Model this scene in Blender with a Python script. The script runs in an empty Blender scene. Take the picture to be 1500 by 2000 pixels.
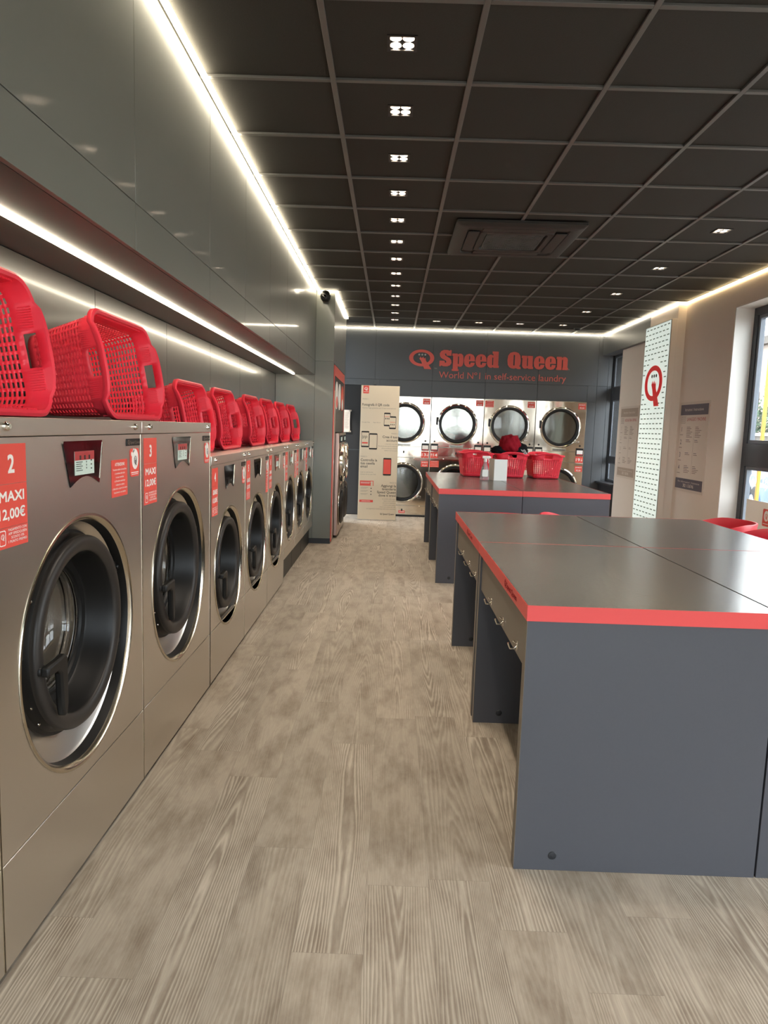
import bpy, bmesh, math, random
from mathutils import Vector, Matrix
random.seed(7)
S = bpy.context.scene
COL = S.collection
PI = math.pi

# ------------------------------------------------------------------ camera, world, exposure
CAMH = 1.37
F, YAW, PITCH, ROLL = 1360.29, -0.0074, -0.11997, -0.03253
def cam_axes():
    cy, sy = math.cos(YAW), math.sin(YAW)
    f = Vector((sy*math.cos(PITCH), cy*math.cos(PITCH), math.sin(PITCH)))
    r = Vector((cy, -sy, 0)); d = -(r.cross(f))
    r2 = math.cos(ROLL)*r + math.sin(ROLL)*d
    d2 = -math.sin(ROLL)*r + math.cos(ROLL)*d
    return r2, d2, f
r2, d2, fw = cam_axes()
cam = bpy.data.cameras.new('camera'); camo = bpy.data.objects.new('camera', cam); COL.objects.link(camo)
cam.sensor_fit = 'HORIZONTAL'; cam.sensor_width = 36; cam.lens = F/1500*36
cam.clip_start = 0.05; cam.clip_end = 300
m = Matrix.Identity(4)
for i in range(3):
    m[i][0] = r2[i]; m[i][1] = -d2[i]; m[i][2] = -fw[i]
m[0][3], m[1][3], m[2][3] = 0, 0, CAMH
camo.matrix_world = m
S.camera = camo
S.view_settings.view_transform = 'Standard'; S.view_settings.look = 'None'
S.view_settings.gamma = 1; S.view_settings.use_curve_mapping = False
S.view_settings.exposure = 2.12
S.cycles.use_denoising = True
S.cycles.max_bounces = 7; S.cycles.diffuse_bounces = 4; S.cycles.glossy_bounces = 4
S.cycles.transmission_bounces = 6; S.cycles.transparent_max_bounces = 8
S.cycles.caustics_reflective = False; S.cycles.caustics_refractive = False
S.cycles.sample_clamp_indirect = 6; S.cycles.blur_glossy = 0.5

SKY = 3.2          # daylight strength
LED = 6.2          # led strip strength
DOWN = 9.0         # watts of each lit downlight
W = bpy.data.worlds.new('World'); S.world = W; W.use_nodes = True
nt = W.node_tree; bg = nt.nodes['Background']
sky = nt.nodes.new('ShaderNodeTexSky'); sky.sky_type = 'NISHITA'; sky.sun_disc = False
sky.sun_elevation = math.radians(48); sky.sun_rotation = math.radians(70); sky.air_density = 1.5; sky.dust_density = 4
mxw = nt.nodes.new('ShaderNodeMix'); mxw.data_type = 'RGBA'; mxw.inputs[0].default_value = 0.75
hs = nt.nodes.new('ShaderNodeMix'); hs.data_type = 'RGBA'; hs.blend_type = 'MULTIPLY'; hs.inputs[0].default_value = 1
hs.inputs[7].default_value = (0.12, 0.12, 0.12, 1)
nt.links.new(sky.outputs[0], hs.inputs[6]); nt.links.new(hs.outputs[2], mxw.inputs[6])
mxw.inputs[7].default_value = (0.86, 0.93, 1.0, 1)
nt.links.new(mxw.outputs[2], bg.inputs[0]); bg.inputs[1].default_value = SKY

sun = bpy.data.lights.new('sun', 'SUN'); sun.energy = 1.2; sun.angle = math.radians(2); sun.color = (1, .94, .85)
suno = bpy.data.objects.new('sun', sun); COL.objects.link(suno)
suno.rotation_euler = Vector((.60, .50, -.85)).to_track_quat('-Z', 'Y').to_euler()      # high sun behind the camera, on the street facades

# ------------------------------------------------------------------ materials
def lin(c):
    return tuple(((v/255)/12.92 if v/255 <= .04045 else ((v/255+.055)/1.055)**2.4) for v in c) + (1,)
def mat(name, rgb, rough=.5, metal=0, spec=.5, noise=0, nscale=40, bump=0, emit=None, estr=0, trans=0, ior=1.45, coat=0, linear=False, stretch=None, alpha=None):
    mt = bpy.data.materials.new(name); mt.use_nodes = True
    t = mt.node_tree; b = t.nodes['Principled BSDF']
    c = rgb+(1,) if linear else lin(rgb)
    b.inputs['Base Color'].default_value = c
    b.inputs['Roughness'].default_value = rough; b.inputs['Metallic'].default_value = metal
    b.inputs['Specular IOR Level'].default_value = spec; b.inputs['IOR'].default_value = ior
    b.inputs['Coat Weight'].default_value = coat; b.inputs['Coat Roughness'].default_value = .1
    if trans: b.inputs['Transmission Weight'].default_value = trans
    if alpha is not None: b.inputs['Alpha'].default_value = alpha
    if emit: b.inputs['Emission Color'].default_value = lin(emit); b.inputs['Emission Strength'].default_value = estr
    if noise or bump:
        tc = t.nodes.new('ShaderNodeTexCoord'); mp = t.nodes.new('ShaderNodeMapping')
        n = t.nodes.new('ShaderNodeTexNoise'); n.inputs['Scale'].default_value = nscale; n.inputs['Detail'].default_value = 4
        t.links.new(tc.outputs['Object'], mp.inputs[0]); t.links.new(mp.outputs[0], n.inputs['Vector'])
        if stretch: mp.inputs['Scale'].default_value = stretch
        if noise:
            mx = t.nodes.new('ShaderNodeMix'); mx.data_type = 'RGBA'
            mx.inputs[6].default_value = tuple(v*(1-noise) for v in c[:3])+(1,)
            mx.inputs[7].default_value = tuple(min(1, v*(1+noise)) for v in c[:3])+(1,)
            t.links.new(n.outputs['Fac'], mx.inputs[0]); t.links.new(mx.outputs[2], b.inputs['Base Color'])
        if bump:
            bp = t.nodes.new('ShaderNodeBump'); bp.inputs['Strength'].default_value = bump; bp.inputs['Distance'].default_value = .01
            t.links.new(n.outputs['Fac'], bp.inputs['Height']); t.links.new(bp.outputs[0], b.inputs['Normal'])
    return mt

M = {}
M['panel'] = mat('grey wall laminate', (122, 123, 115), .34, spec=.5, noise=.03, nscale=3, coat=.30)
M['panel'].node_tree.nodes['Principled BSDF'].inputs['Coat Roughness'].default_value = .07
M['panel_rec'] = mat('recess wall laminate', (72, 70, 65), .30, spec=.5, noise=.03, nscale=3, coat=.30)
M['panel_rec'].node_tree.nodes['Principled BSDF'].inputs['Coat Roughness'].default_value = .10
M['panel_mat'] = mat('grey back wall laminate', (82, 84, 86), .38, spec=.5, noise=.03, nscale=3)
M['gap'] = mat('panel joint', (24, 24, 24), .6)
M['cream'] = mat('cream wall paint', (222, 211, 200), .7, spec=.3, noise=.02, nscale=6, bump=.02)
M['white_paint'] = mat('white paint', (226, 222, 214), .6, spec=.3)
M['tile'] = mat('black ceiling tile', (66, 64, 59), .8, spec=.3, noise=.12, nscale=300, bump=.15)
M['tee'] = mat('ceiling grid metal', (108, 106, 102), .36, spec=.6)
M['dark_trim'] = mat('dark trim', (36, 38, 42), .45)
M['door_black'] = mat('black door leaf', (34, 34, 35), .5)
M['frame'] = mat('anthracite window frame', (62, 65, 70), .4)
M['rubber'] = mat('black door plastic', (22, 21, 20), .42, spec=.35)
M['rubber_brown'] = mat('black satin door ring', (40, 36, 33), .42, spec=.4)
M['black'] = mat('black plastic', (18, 18, 18), .4)
M['chrome'] = mat('chrome', (225, 220, 210), .09, metal=1)
M['zinc'] = mat('brushed zinc', (170, 165, 155), .3, metal=1)
M['steel_edge'] = mat('bright steel edge', (205, 196, 178), .2, metal=1)
M['red'] = mat('red laminate edge', (222, 76, 74), .38, spec=.5)
M['sticker'] = mat('coral red sticker film', (226, 84, 72), .42, spec=.45)
M['sign_red'] = mat('red sign lettering', (228, 104, 94), .5)
M['sign_pink'] = mat('salmon lettering', (218, 112, 102), .5)
M['white'] = mat('white print', (240, 236, 230), .5)
M['basket'] = mat('red basket plastic', (246, 58, 76), .36, spec=.5)
M['table_top'] = mat('dark grey laminate top', (84, 81, 77), .23, spec=.5, noise=.05, nscale=60, bump=.03)
M['table_side'] = mat('anthracite laminate panel', (76, 77, 83), .36, spec=.45, noise=.04, nscale=120)
M['table_edge'] = mat('grey brown panel edge', (116, 108, 97), .45)
M['screen_glass'] = mat('black display glass', (14, 10, 10), .06, spec=.6)
M['lcd'] = mat('lit display screen', (170, 185, 175), .3, emit=(176, 190, 180), estr=.09)
M['lcd_red'] = mat('red display banner', (150, 50, 50), .3, emit=(160, 60, 62), estr=.06)
M['ink'] = mat('dark ink', (46, 42, 40), .6)
M['grey_ink'] = mat('grey fine print', (150, 140, 126), .7)
M['board'] = mat('cream foam board', (222, 208, 184), .6, spec=.3)
M['paper'] = mat('white paper', (236, 234, 228), .7)
M['poster_faded'] = mat('faded poster band', (168, 152, 138), .6)
M['poster_paper'] = mat('beige poster paper', (208, 196, 184), .6)
M['poster_dark'] = mat('dark poster band', (92, 88, 98), .55)
M['poster_ink'] = mat('grey poster print', (128, 112, 102), .6)
M['poster_red'] = mat('dull red poster print', (176, 88, 84), .6)
M['chair'] = mat('red chair shell', (206, 36, 54), .42, spec=.45)
M['cloth_red'] = mat('dark red fabric', (140, 28, 40), .9, spec=.1, noise=.3, nscale=30, bump=.5)
M['cloth_black'] = mat('black fabric', (24, 24, 27), .9, spec=.1, noise=.3, nscale=30, bump=.5)
M['cloth_white'] = mat('white fabric', (225, 225, 225), .9, spec=.1)
M['lens'] = mat('lit downlight lens', (255, 250, 240), .3, emit=(255, 238, 220), estr=28)
M['lens_dim'] = mat('dim downlight lens', (190, 185, 178), .2, metal=.6, emit=(255, 238, 220), estr=.05)
M['lightbox'] = mat('backlit white face', (236, 246, 240), .5, emit=(225, 244, 236), estr=.135)
M['q_red'] = mat('bright red emblem', (224, 40, 40), .45, emit=(214, 30, 34), estr=.06)
M['led'] = mat('led strip', (255, 250, 235), .5, emit=(255, 242, 214), estr=LED)
M['led_cove'] = mat('warm led strip', (255, 245, 215), .5, emit=(255, 228, 176), estr=LED*.6)
M['bottle'] = mat('clear plastic bottle', (235, 238, 238), .12, spec=.6, trans=.75, ior=1.3)
M['film'] = mat('white frosted film', (232, 228, 220), .6, emit=(235, 232, 225), estr=.0)
def film_mat(name, c, t_):
    mt = bpy.data.materials.new(name); mt.use_nodes = True; t = mt.node_tree; t.nodes.clear()
    o = t.nodes.new('ShaderNodeOutputMaterial'); d = t.nodes.new('ShaderNodeBsdfDiffuse'); tr = t.nodes.new('ShaderNodeBsdfTranslucent'); mx = t.nodes.new('ShaderNodeMixShader')
    d.inputs[0].default_value = lin(c); tr.inputs[0].default_value = lin(c); mx.inputs[0].default_value = t_
    t.links.new(d.outputs[0], mx.inputs[1]); t.links.new(tr.outputs[0], mx.inputs[2]); t.links.new(mx.outputs[0], o.inputs[0]); return mt
M['film'] = film_mat('white frosted film', (222, 214, 204), .22)
M['decal'] = film_mat('white translucent decal', (235, 240, 245), .5)
M['pink_steel'] = mat('warm stainless', (178, 150, 138), .28, metal=1)

def steel(name, rgb, rough, axis_scale, bump=.03):
    mt = mat(name, rgb, rough, metal=1)
    t = mt.node_tree; b = t.nodes['Principled BSDF']
    tc = t.nodes.new('ShaderNodeTexCoord'); mp = t.nodes.new('ShaderNodeMapping'); mp.inputs['Scale'].default_value = axis_scale
    n = t.nodes.new('ShaderNodeTexNoise'); n.inputs['Scale'].default_value = 1; n.inputs['Detail'].default_value = 3
    t.links.new(tc.outputs['Object'], mp.inputs[0]); t.links.new(mp.outputs[0], n.inputs['Vector'])
    mr = t.nodes.new('ShaderNodeMapRange'); mr.inputs[3].default_value = rough-.05; mr.inputs[4].default_value = rough+.08
    t.links.new(n.outputs['Fac'], mr.inputs[0]); t.links.new(mr.outputs[0], b.inputs['Roughness'])
    bp = t.nodes.new('ShaderNodeBump'); bp.inputs['Strength'].default_value = bump; bp.inputs['Distance'].default_value = .002
    t.links.new(n.outputs['Fac'], bp.inputs['Height']); t.links.new(bp.outputs[0], b.inputs['Normal'])
    return mt
M['steel'] = steel('brushed stainless steel', (222, 216, 207), .30, (8, 900, 8), .05)
M['bowl'] = steel('door bowl steel', (172, 158, 142), .22, (20, 20, 20), .01)
M['drum'] = steel('perforated drum steel', (215, 210, 202), .2, (160, 160, 160), .6)
M['polished'] = steel('polished dryer steel', (214, 202, 184), .07, (2.2, 2.2, 1.6), .9)

def glass_mat(name, tint, rough=0, refl=.04):      # thin window glass: transparent with a mirror sheen
    mt = bpy.data.materials.new(name); mt.use_nodes = True; t = mt.node_tree
    t.nodes.clear(); o = t.nodes.new('ShaderNodeOutputMaterial')
    tr = t.nodes.new('ShaderNodeBsdfTransparent'); tr.inputs[0].default_value = tint
    gl = t.nodes.new('ShaderNodeBsdfGlossy'); gl.inputs['Roughness'].default_value = rough
    lw = t.nodes.new('ShaderNodeLayerWeight'); lw.inputs[0].default_value = .5
    pw = t.nodes.new('ShaderNodeMath'); pw.operation = 'POWER'; pw.inputs[1].default_value = 5; t.links.new(lw.outputs['Facing'], pw.inputs[0])
    fr = t.nodes.new('ShaderNodeMath'); fr.operation = 'MULTIPLY_ADD'; fr.inputs[1].default_value = .94; fr.inputs[2].default_value = refl
    t.links.new(pw.outputs[0], fr.inputs[0])
    mx = t.nodes.new('ShaderNodeMixShader')
    t.links.new(fr.outputs[0], mx.inputs[0]); t.links.new(tr.outputs[0], mx.inputs[1]); t.links.new(gl.outputs[0], mx.inputs[2])
    t.links.new(mx.outputs[0], o.inputs[0]); return mt
M['glass'] = glass_mat('window glass', (.97, .98, .98, 1))
M['door_glass'] = glass_mat('washer door glass', (.93, .93, .93, 1), .02)
M['dryer_glass'] = glass_mat('smoked dryer glass', (.50, .53, .55, 1), .04, .035)

def floor_mat():
    mt = bpy.data.materials.new('grey oak vinyl planks'); mt.use_nodes = True
    t = mt.node_tree; b = t.nodes['Principled BSDF']; N = t.nodes.new; L = t.links.new
    def V(x):
        return x
    def math_(op, a, c=None, d=None):
        n = N('ShaderNodeMath'); n.operation = op
        for i, v in enumerate((a, c, d)):
            if v is None: continue
            if isinstance(v, (int, float)): n.inputs[i].default_value = v
            else: L(v, n.inputs[i])
        return n.outputs[0]
    geo = N('ShaderNodeNewGeometry'); sp = N('ShaderNodeSeparateXYZ'); L(geo.outputs['Position'], sp.inputs[0])
    x, y = sp.outputs[0], sp.outputs[1]
    w, ln = .1875, 1.22
    u = math_('DIVIDE', math_('ADD', x, .03), w); col = math_('FLOOR', u)
    wn = N('ShaderNodeTexWhiteNoise'); wn.noise_dimensions = '1D'; L(col, wn.inputs['W'])
    third = math_('MULTIPLY', math_('FLOOR', math_('MULTIPLY', wn.outputs['Value'], 5)), .2)
    v = math_('ADD', math_('DIVIDE', y, ln), math_('ADD', third, math_('MULTIPLY', col, .37)))
    row = math_('FLOOR', v)
    fu = math_('SUBTRACT', u, col); fv = math_('SUBTRACT', v, row)
    cb = N('ShaderNodeCombineXYZ'); L(col, cb.inputs[0]); L(row, cb.inputs[1])
    wn2 = N('ShaderNodeTexWhiteNoise'); wn2.noise_dimensions = '3D'; L(cb.outputs[0], wn2.inputs['Vector'])
    sc = N('ShaderNodeSeparateColor'); L(wn2.outputs['Color'], sc.inputs[0])
    r1, rr2, r3 = sc.outputs
    # grain field, elongated along y, cathedral contours
    gx = math_('MULTIPLY_ADD', fu, w*7, math_('MULTIPLY', r1, 40)); gy = math_('MULTIPLY_ADD', y, .62, math_('MULTIPLY', rr2, 60))
    gv = N('ShaderNodeCombineXYZ'); L(gx, gv.inputs[0]); L(gy, gv.inputs[1]); L(math_('MULTIPLY', r3, 30), gv.inputs[2])
    n1 = N('ShaderNodeTexNoise'); n1.inputs['Scale'].default_value = 1; n1.inputs['Detail'].default_value = 1.6; n1.inputs['Roughness'].default_value = .38
    L(gv.outputs[0], n1.inputs['Vector'])
    # ripple
    n2 = N('ShaderNodeTexNoise'); n2.inputs['Scale'].default_value = 14; n2.inputs['Detail'].default_value = 3; L(gv.outputs[0], n2.inputs['Vector'])
    cx = math_('MULTIPLY', math_('POWER', math_('ABSOLUTE', math_('SUBTRACT', fu, .5)), 1.5), .95)   # rings straighten towards the plank edge
    field = math_('ADD', math_('ADD', math_('MULTIPLY', n1.outputs['Fac'], .80), cx), math_('MULTIPLY', n2.outputs['Fac'], .022))
    ring = math_('MULTIPLY_ADD', math_('SINE', math_('MULTIPLY', field, 165)), .5, .5)
    ring = math_('POWER', ring, 2.6)
    n3 = N('ShaderNodeTexNoise'); n3.inputs['Scale'].default_value = 1.3; n3.inputs['Detail'].default_value = 2
    gv3 = N('ShaderNodeCombineXYZ'); L(math_('MULTIPLY_ADD', fu, 1.0, math_('MULTIPLY', rr2, 20)), gv3.inputs[0]); L(math_('MULTIPLY_ADD', y, 1.6, math_('MULTIPLY', r1, 20)), gv3.inputs[1])
    L(gv3.outputs[0], n3.inputs['Vector'])
    strength = math_('MULTIPLY', math_('SMOOTH_MIN', math_('MULTIPLY', math_('SUBTRACT', r3, .22), 2.6), 1.0, .2), math_('MULTIPLY_ADD', n3.outputs['Fac'], 1.2, .1))
    strength = math_('MAXIMUM', strength, .12)
    # fine fibre
    gf = N('ShaderNodeCombineXYZ'); L(math_('MULTIPLY', x, 330), gf.inputs[0]); L(math_('MULTIPLY', y, 14), gf.inputs[1])
    n4 = N('ShaderNodeTexNoise'); n4.inputs['Scale'].default_value = 1; n4.inputs['Detail'].default_value = 4; L(gf.outputs[0], n4.inputs['Vector'])
    # clouds and knots
    gc = N('ShaderNodeCombineXYZ'); L(math_('MULTIPLY_ADD', x, 9, math_('MULTIPLY', r1, 9)), gc.inputs[0]); L(math_('MULTIPLY_ADD', y, 3.2, math_('MULTIPLY', rr2, 9)), gc.inputs[1])
    n5 = N('ShaderNodeTexNoise'); n5.inputs['Scale'].default_value = 1.2; n5.inputs['Detail'].default_value = 6; n5.inputs['Roughness'].default_value = .62; L(gc.outputs[0], n5.inputs['Vector'])
    cr = N('ShaderNodeValToRGB'); L(n5.outputs['Fac'], cr.inputs[0])
    e = cr.color_ramp.elements; e[0].position = .30; e[0].color = lin((128, 114, 98)); e[1].position = .58; e[1].color = lin((166, 154, 138))
    m1 = N('ShaderNodeMix'); m1.data_type = 'RGBA'; m1.blend_type = 'MIX'; L(math_('MULTIPLY', math_('MULTIPLY', ring, strength), .62), m1.inputs[0])
    m1.inputs[7].default_value = lin((206, 195, 178)); L(cr.outputs[0], m1.inputs[6])
    # dark partner line beside each light ring
    ring2 = math_('POWER', math_('MULTIPLY_ADD', math_('SINE', math_('MULTIPLY_ADD', field, 165, 2.4)), .5, .5), 3)
    m2 = N('ShaderNodeMix'); m2.data_type = 'RGBA'; L(math_('MULTIPLY', math_('MULTIPLY', ring2, strength), .52), m2.inputs[0])
    L(m1.outputs[2], m2.inputs[6]); m2.inputs[7].default_value = lin((98, 84, 70))
    m3 = N('ShaderNodeMix'); m3.data_type = 'RGBA'; m3.blend_type = 'MULTIPLY'; m3.inputs[0].default_value = 1; L(m2.outputs[2], m3.inputs[6])
    tone = math_('MULTIPLY', math_('MULTIPLY_ADD', rr2, .16, .90), math_('MULTIPLY_ADD', n4.outputs['Fac'], .44, .78))
    eu = math_('MINIMUM', fu, math_('SUBTRACT', 1, fu)); ev = math_('MINIMUM', fv, math_('SUBTRACT', 1, fv))
    seam = math_('MINIMUM', math_('MULTIPLY', eu, w), math_('MULTIPLY', ev, ln))
    sm = math_('GREATER_THAN', seam, .0009); tone = math_('MULTIPLY', tone, math_('MULTIPLY_ADD', sm, .2, .8))
    cc = N('ShaderNodeCombineColor'); L(tone, cc.inputs[0]); L(tone, cc.inputs[1]); L(tone, cc.inputs[2]); L(cc.outputs[0], m3.inputs[7])
    L(m3.outputs[2], b.inputs['Base Color'])
    b.inputs['Roughness'].default_value = .48; b.inputs['Specular IOR Level'].default_value = .4
    bp = N('ShaderNodeBump'); bp.inputs['Strength'].default_value = .25; bp.inputs['Distance'].default_value = .002
    L(math_('ADD', math_('MULTIPLY', n4.outputs['Fac'], .5), math_('MULTIPLY', sm, 1)), bp.inputs['Height']); L(bp.outputs[0], b.inputs['Normal'])
    return mt
M['floor'] = floor_mat()

# ------------------------------------------------------------------ mesh helpers
class MB:
    def __init__(s): s.v = []; s.f = []
    def add(s, vs, fs, mtx=None):
        o = len(s.v)
        for p in vs: s.v.append(tuple(mtx @ Vector(p)) if mtx else tuple(p))
        for f in fs: s.f.append(tuple(i+o for i in f))
        return s
    def box(s, x0, x1, y0, y1, z0, z1, mtx=None):
        vs = [(x, y, z) for z in (z0, z1) for y in (y0, y1) for x in (x0, x1)]
        return s.add(vs, [(0, 2, 3, 1), (4, 5, 7, 6), (0, 1, 5, 4), (2, 6, 7, 3), (0, 4, 6, 2), (1, 3, 7, 5)], mtx)
    def prism(s, poly, d0, d1, mtx=None):        # polygon in local xy, extruded along local z
        n = len(poly)
        a = sum(poly[i][0]*poly[(i+1) % n][1]-poly[(i+1) % n][0]*poly[i][1] for i in range(n))
        if a < 0: poly = poly[::-1]
        vs = [(p[0], p[1], d0) for p in poly] + [(p[0], p[1], d1) for p in poly]
        fs = [tuple(range(n))[::-1], tuple(range(n, 2*n))] + [(i, (i+1) % n, (i+1) % n+n, i+n) for i in range(n)]
        return s.add(vs, fs, mtx)
    def lathe(s, prof, seg=48, mtx=None, closed=False):   # prof = (radius, height), axis local z
        n = len(prof); vs = []; fs = []
        for k in range(seg):
            a = 2*PI*k/seg
            for r, h in prof: vs.append((r*math.cos(a), r*math.sin(a), h))
        m_ = n if closed else n-1
        for k in range(seg):
            k2 = (k+1) % seg
            for j in range(m_):
                j2 = (j+1) % n
                fs.append((k*n+j, k2*n+j, k2*n+j2, k*n+j2))
        return s.add(vs, fs, mtx)
    def tube(s, path, r, seg=10, mtx=None, caps=True):
        P = [Vector(p) for p in path]; rs = r if isinstance(r, (list, tuple)) else [r]*len(P)
        vs = []; fs = []; prev = None
        for i, p in enumerate(P):
            t_ = (P[min(i+1, len(P)-1)]-P[max(i-1, 0)]).normalized()
            if prev is None:
                up = Vector((0, 0, 1)) if abs(t_.z) < .9 else Vector((1, 0, 0)); a = t_.cross(up).normalized()
            else: a = (prev - t_*prev.dot(t_)).normalized()
            prev = a; b_ = t_.cross(a)
            for k in range(seg):
                an = 2*PI*k/seg; vs.append(tuple(p+(a*math.cos(an)+b_*math.sin(an))*rs[i]))
        for i in range(len(P)-1):
            for k in range(seg):
                k2 = (k+1) % seg; fs.append((i*seg+k, i*seg+k2, (i+1)*seg+k2, (i+1)*seg+k))
        if caps: fs.append(tuple(range(seg))[::-1]); fs.append(tuple((len(P)-1)*seg+k for k in range(seg)))
        return s.add(vs, fs, mtx)
    def mesh(s, name, m_=None, smooth=True):
        me = bpy.data.meshes.new(name); me.from_pydata(s.v, [], s.f); me.validate()
        if m_: me.materials.append(m_)
        if smooth and me.polygons:
            me.polygons.foreach_set('use_smooth', [True]*len(me.polygons))
            me.set_sharp_from_angle(angle=math.radians(35))
        me.update(); return me
    def build(s, name, m_, parent=None, bev=0, loc=None):
        return link(name, s.mesh(name, m_), parent, bev, loc)

def link(name, me, parent=None, bev=0, loc=None):
    o = bpy.data.objects.new(name, me); COL.objects.link(o)
    if parent: o.parent = parent
    if loc: o.location = loc
    if bev:
        b = o.modifiers.new('bevel', 'BEVEL'); b.width = bev; b.segments = 2; b.limit_method = 'ANGLE'; b.angle_limit = math.radians(50)
    return o
def tag(o, label=None, cat=None, group=None, kind=None):
    if label: o['label'] = label
    if cat: o['category'] = cat
    if group: o['group'] = group
    if kind: o['kind'] = kind
    return o
def thing(name, label, cat, loc=(0, 0, 0), rz=0, group=None):
    o = bpy.data.objects.new(name, None); COL.objects.link(o); o.location = loc; o.rotation_euler = (0, 0, rz)
    o.empty_display_size = .1
    return tag(o, label, cat, group)
def frame_mtx(origin, right, up):
    r = Vector(right).normalized(); u = Vector(up).normalized(); n = r.cross(u)
    m_ = Matrix.Identity(4)
    for i in range(3): m_[i][0] = r[i]; m_[i][1] = u[i]; m_[i][2] = n[i]; m_[i][3] = origin[i]
    return m_
def face_x(o): return frame_mtx(o, (0, 1, 0), (0, 0, 1))      # looks to +X
def face_nx(o): return frame_mtx(o, (0, -1, 0), (0, 0, 1))    # looks to -X
def face_ny(o): return frame_mtx(o, (1, 0, 0), (0, 0, 1))     # looks to -Y

_tc = {}
def text_geo(s, bold):
    k = (s, bold)
    if k in _tc: return _tc[k]
    cu = bpy.data.curves.new('t', 'FONT'); cu.body = s; cu.size = 1; cu.offset = bold; cu.resolution_u = 3
    o = bpy.data.objects.new('t', cu); COL.objects.link(o)
    dg = bpy.context.evaluated_depsgraph_get(); dg.update()
    me = bpy.data.meshes.new_from_object(o.evaluated_get(dg))
    vs = [tuple(v.co) for v in me.vertices]; fs = [tuple(p.vertices) for p in me.polygons]
    bpy.data.objects.remove(o); bpy.data.curves.remove(cu); bpy.data.meshes.remove(me)
    x0 = min(v[0] for v in vs); x1 = max(v[0] for v in vs)
    _tc[k] = (vs, fs, x0, x1); return _tc[k]
def text(mb, s, x, y, cap, mtx, bold=0, width=None, align='L', d=.0006, thick=0):
    """cap = capital height, y = baseline; width squeezes the line to fit"""
    if bold:       # heavier strokes: the same line laid down again a hair aside
        q = bold*cap/.70*.55
        for i, (a, b) in enumerate(((-q, -q), (q, -q), (-q, q), (q, q))): text(mb, s, x+a, y+b, cap, mtx, 0, width, align, d+.00002*(i+1))
    vs, fs, x0, x1 = text_geo(s, 0)
    sy = cap/.70; sx = sy
    if width: sx = width/(x1-x0)
    wd = (x1-x0)*sx
    ox = x - {'L': 0, 'C': wd/2, 'R': wd}[align]
    pts = [((v[0]-x0)*sx+ox, v[1]*sy+y, d) for v in vs]
    mb.add(pts, fs, mtx)
    if thick:       # give the letters a body
        ed = {}
        for f in fs:
            for i in range(len(f)):
                e = (f[i], f[(i+1) % len(f)])
                if (e[1], e[0]) in ed: del ed[(e[1], e[0])]
                else: ed[e] = 1
        n = len(pts); back = [(p[0], p[1], d-thick) for p in pts]
        mb.add(pts+back, [(b, a, a+n, b+n) for a, b in ed], mtx)
    return wd

def circle_pts(r, n=48, cx=0, cy=0, ry=None): return [(cx+r*math.cos(2*PI*k/n), cy+(ry or r)*math.sin(2*PI*k/n)) for k in range(n)]
def rrect(w, h, r, n=6, cx=0, cy=0):
    out = []
    for sx, sy, a0 in ((1, 1, 0), (-1, 1, 90), (-1, -1, 180), (1, -1, 270)):
        for k in range(n+1):
            a = math.radians(a0+90*k/n); out.append((cx+sx*(w/2-r)+r*math.cos(a), cy+sy*(h/2-r)+r*math.sin(a)))
    return out
def emblem(mb, cx, cy, w, h, mtx, d=.001, dots=None, t=.13):
    """Q emblem: oval ring with a leaning crown shaped tail; the three dots go to `dots`"""
    n = 48; rx, ry = w/2, h*.42; oy = cy + h*.08
    vs = []; fs = []
    for k in range(n):
        a = 2*PI*k/n
        tk = t*w*(1+.25*abs(math.cos(a)))
        vs.append((cx+rx*math.cos(a), oy+ry*math.sin(a), d)); vs.append((cx+(rx-tk)*math.cos(a), oy+(ry-t*w*.82)*math.sin(a), d))
    for k in range(n):
        k2 = (k+1) % n; fs.append((2*k, 2*k2, 2*k2+1, 2*k+1))
    mb.add(vs, fs, mtx)
    x = lambda q: cx+q*w; y = lambda q: oy+q*h
    tail = [(-.14, .05), (-.09, -.03), (-.04, .07), (.0, -.02), (.06, .07), (.10, -.03), (.15, .03), (.17, -.12), (.40, -.55), (.12, -.55), (-.02, -.16)]
    mb.add([(x(a), y(b), d*1.3) for a, b in tail], [(0, 1, 10), (1, 2, 3), (1, 3, 10), (3, 4, 5), (3, 5, 7), (5, 6, 7), (3, 7, 10), (7, 8, 9), (7, 9, 10)], mtx)
    tgt = dots if dots is not None else mb
    for q in (-.1, .02, .14):
        tgt.prism(circle_pts(.036*w, 14, x(q), y(.17)), 0, d, mtx)

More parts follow.
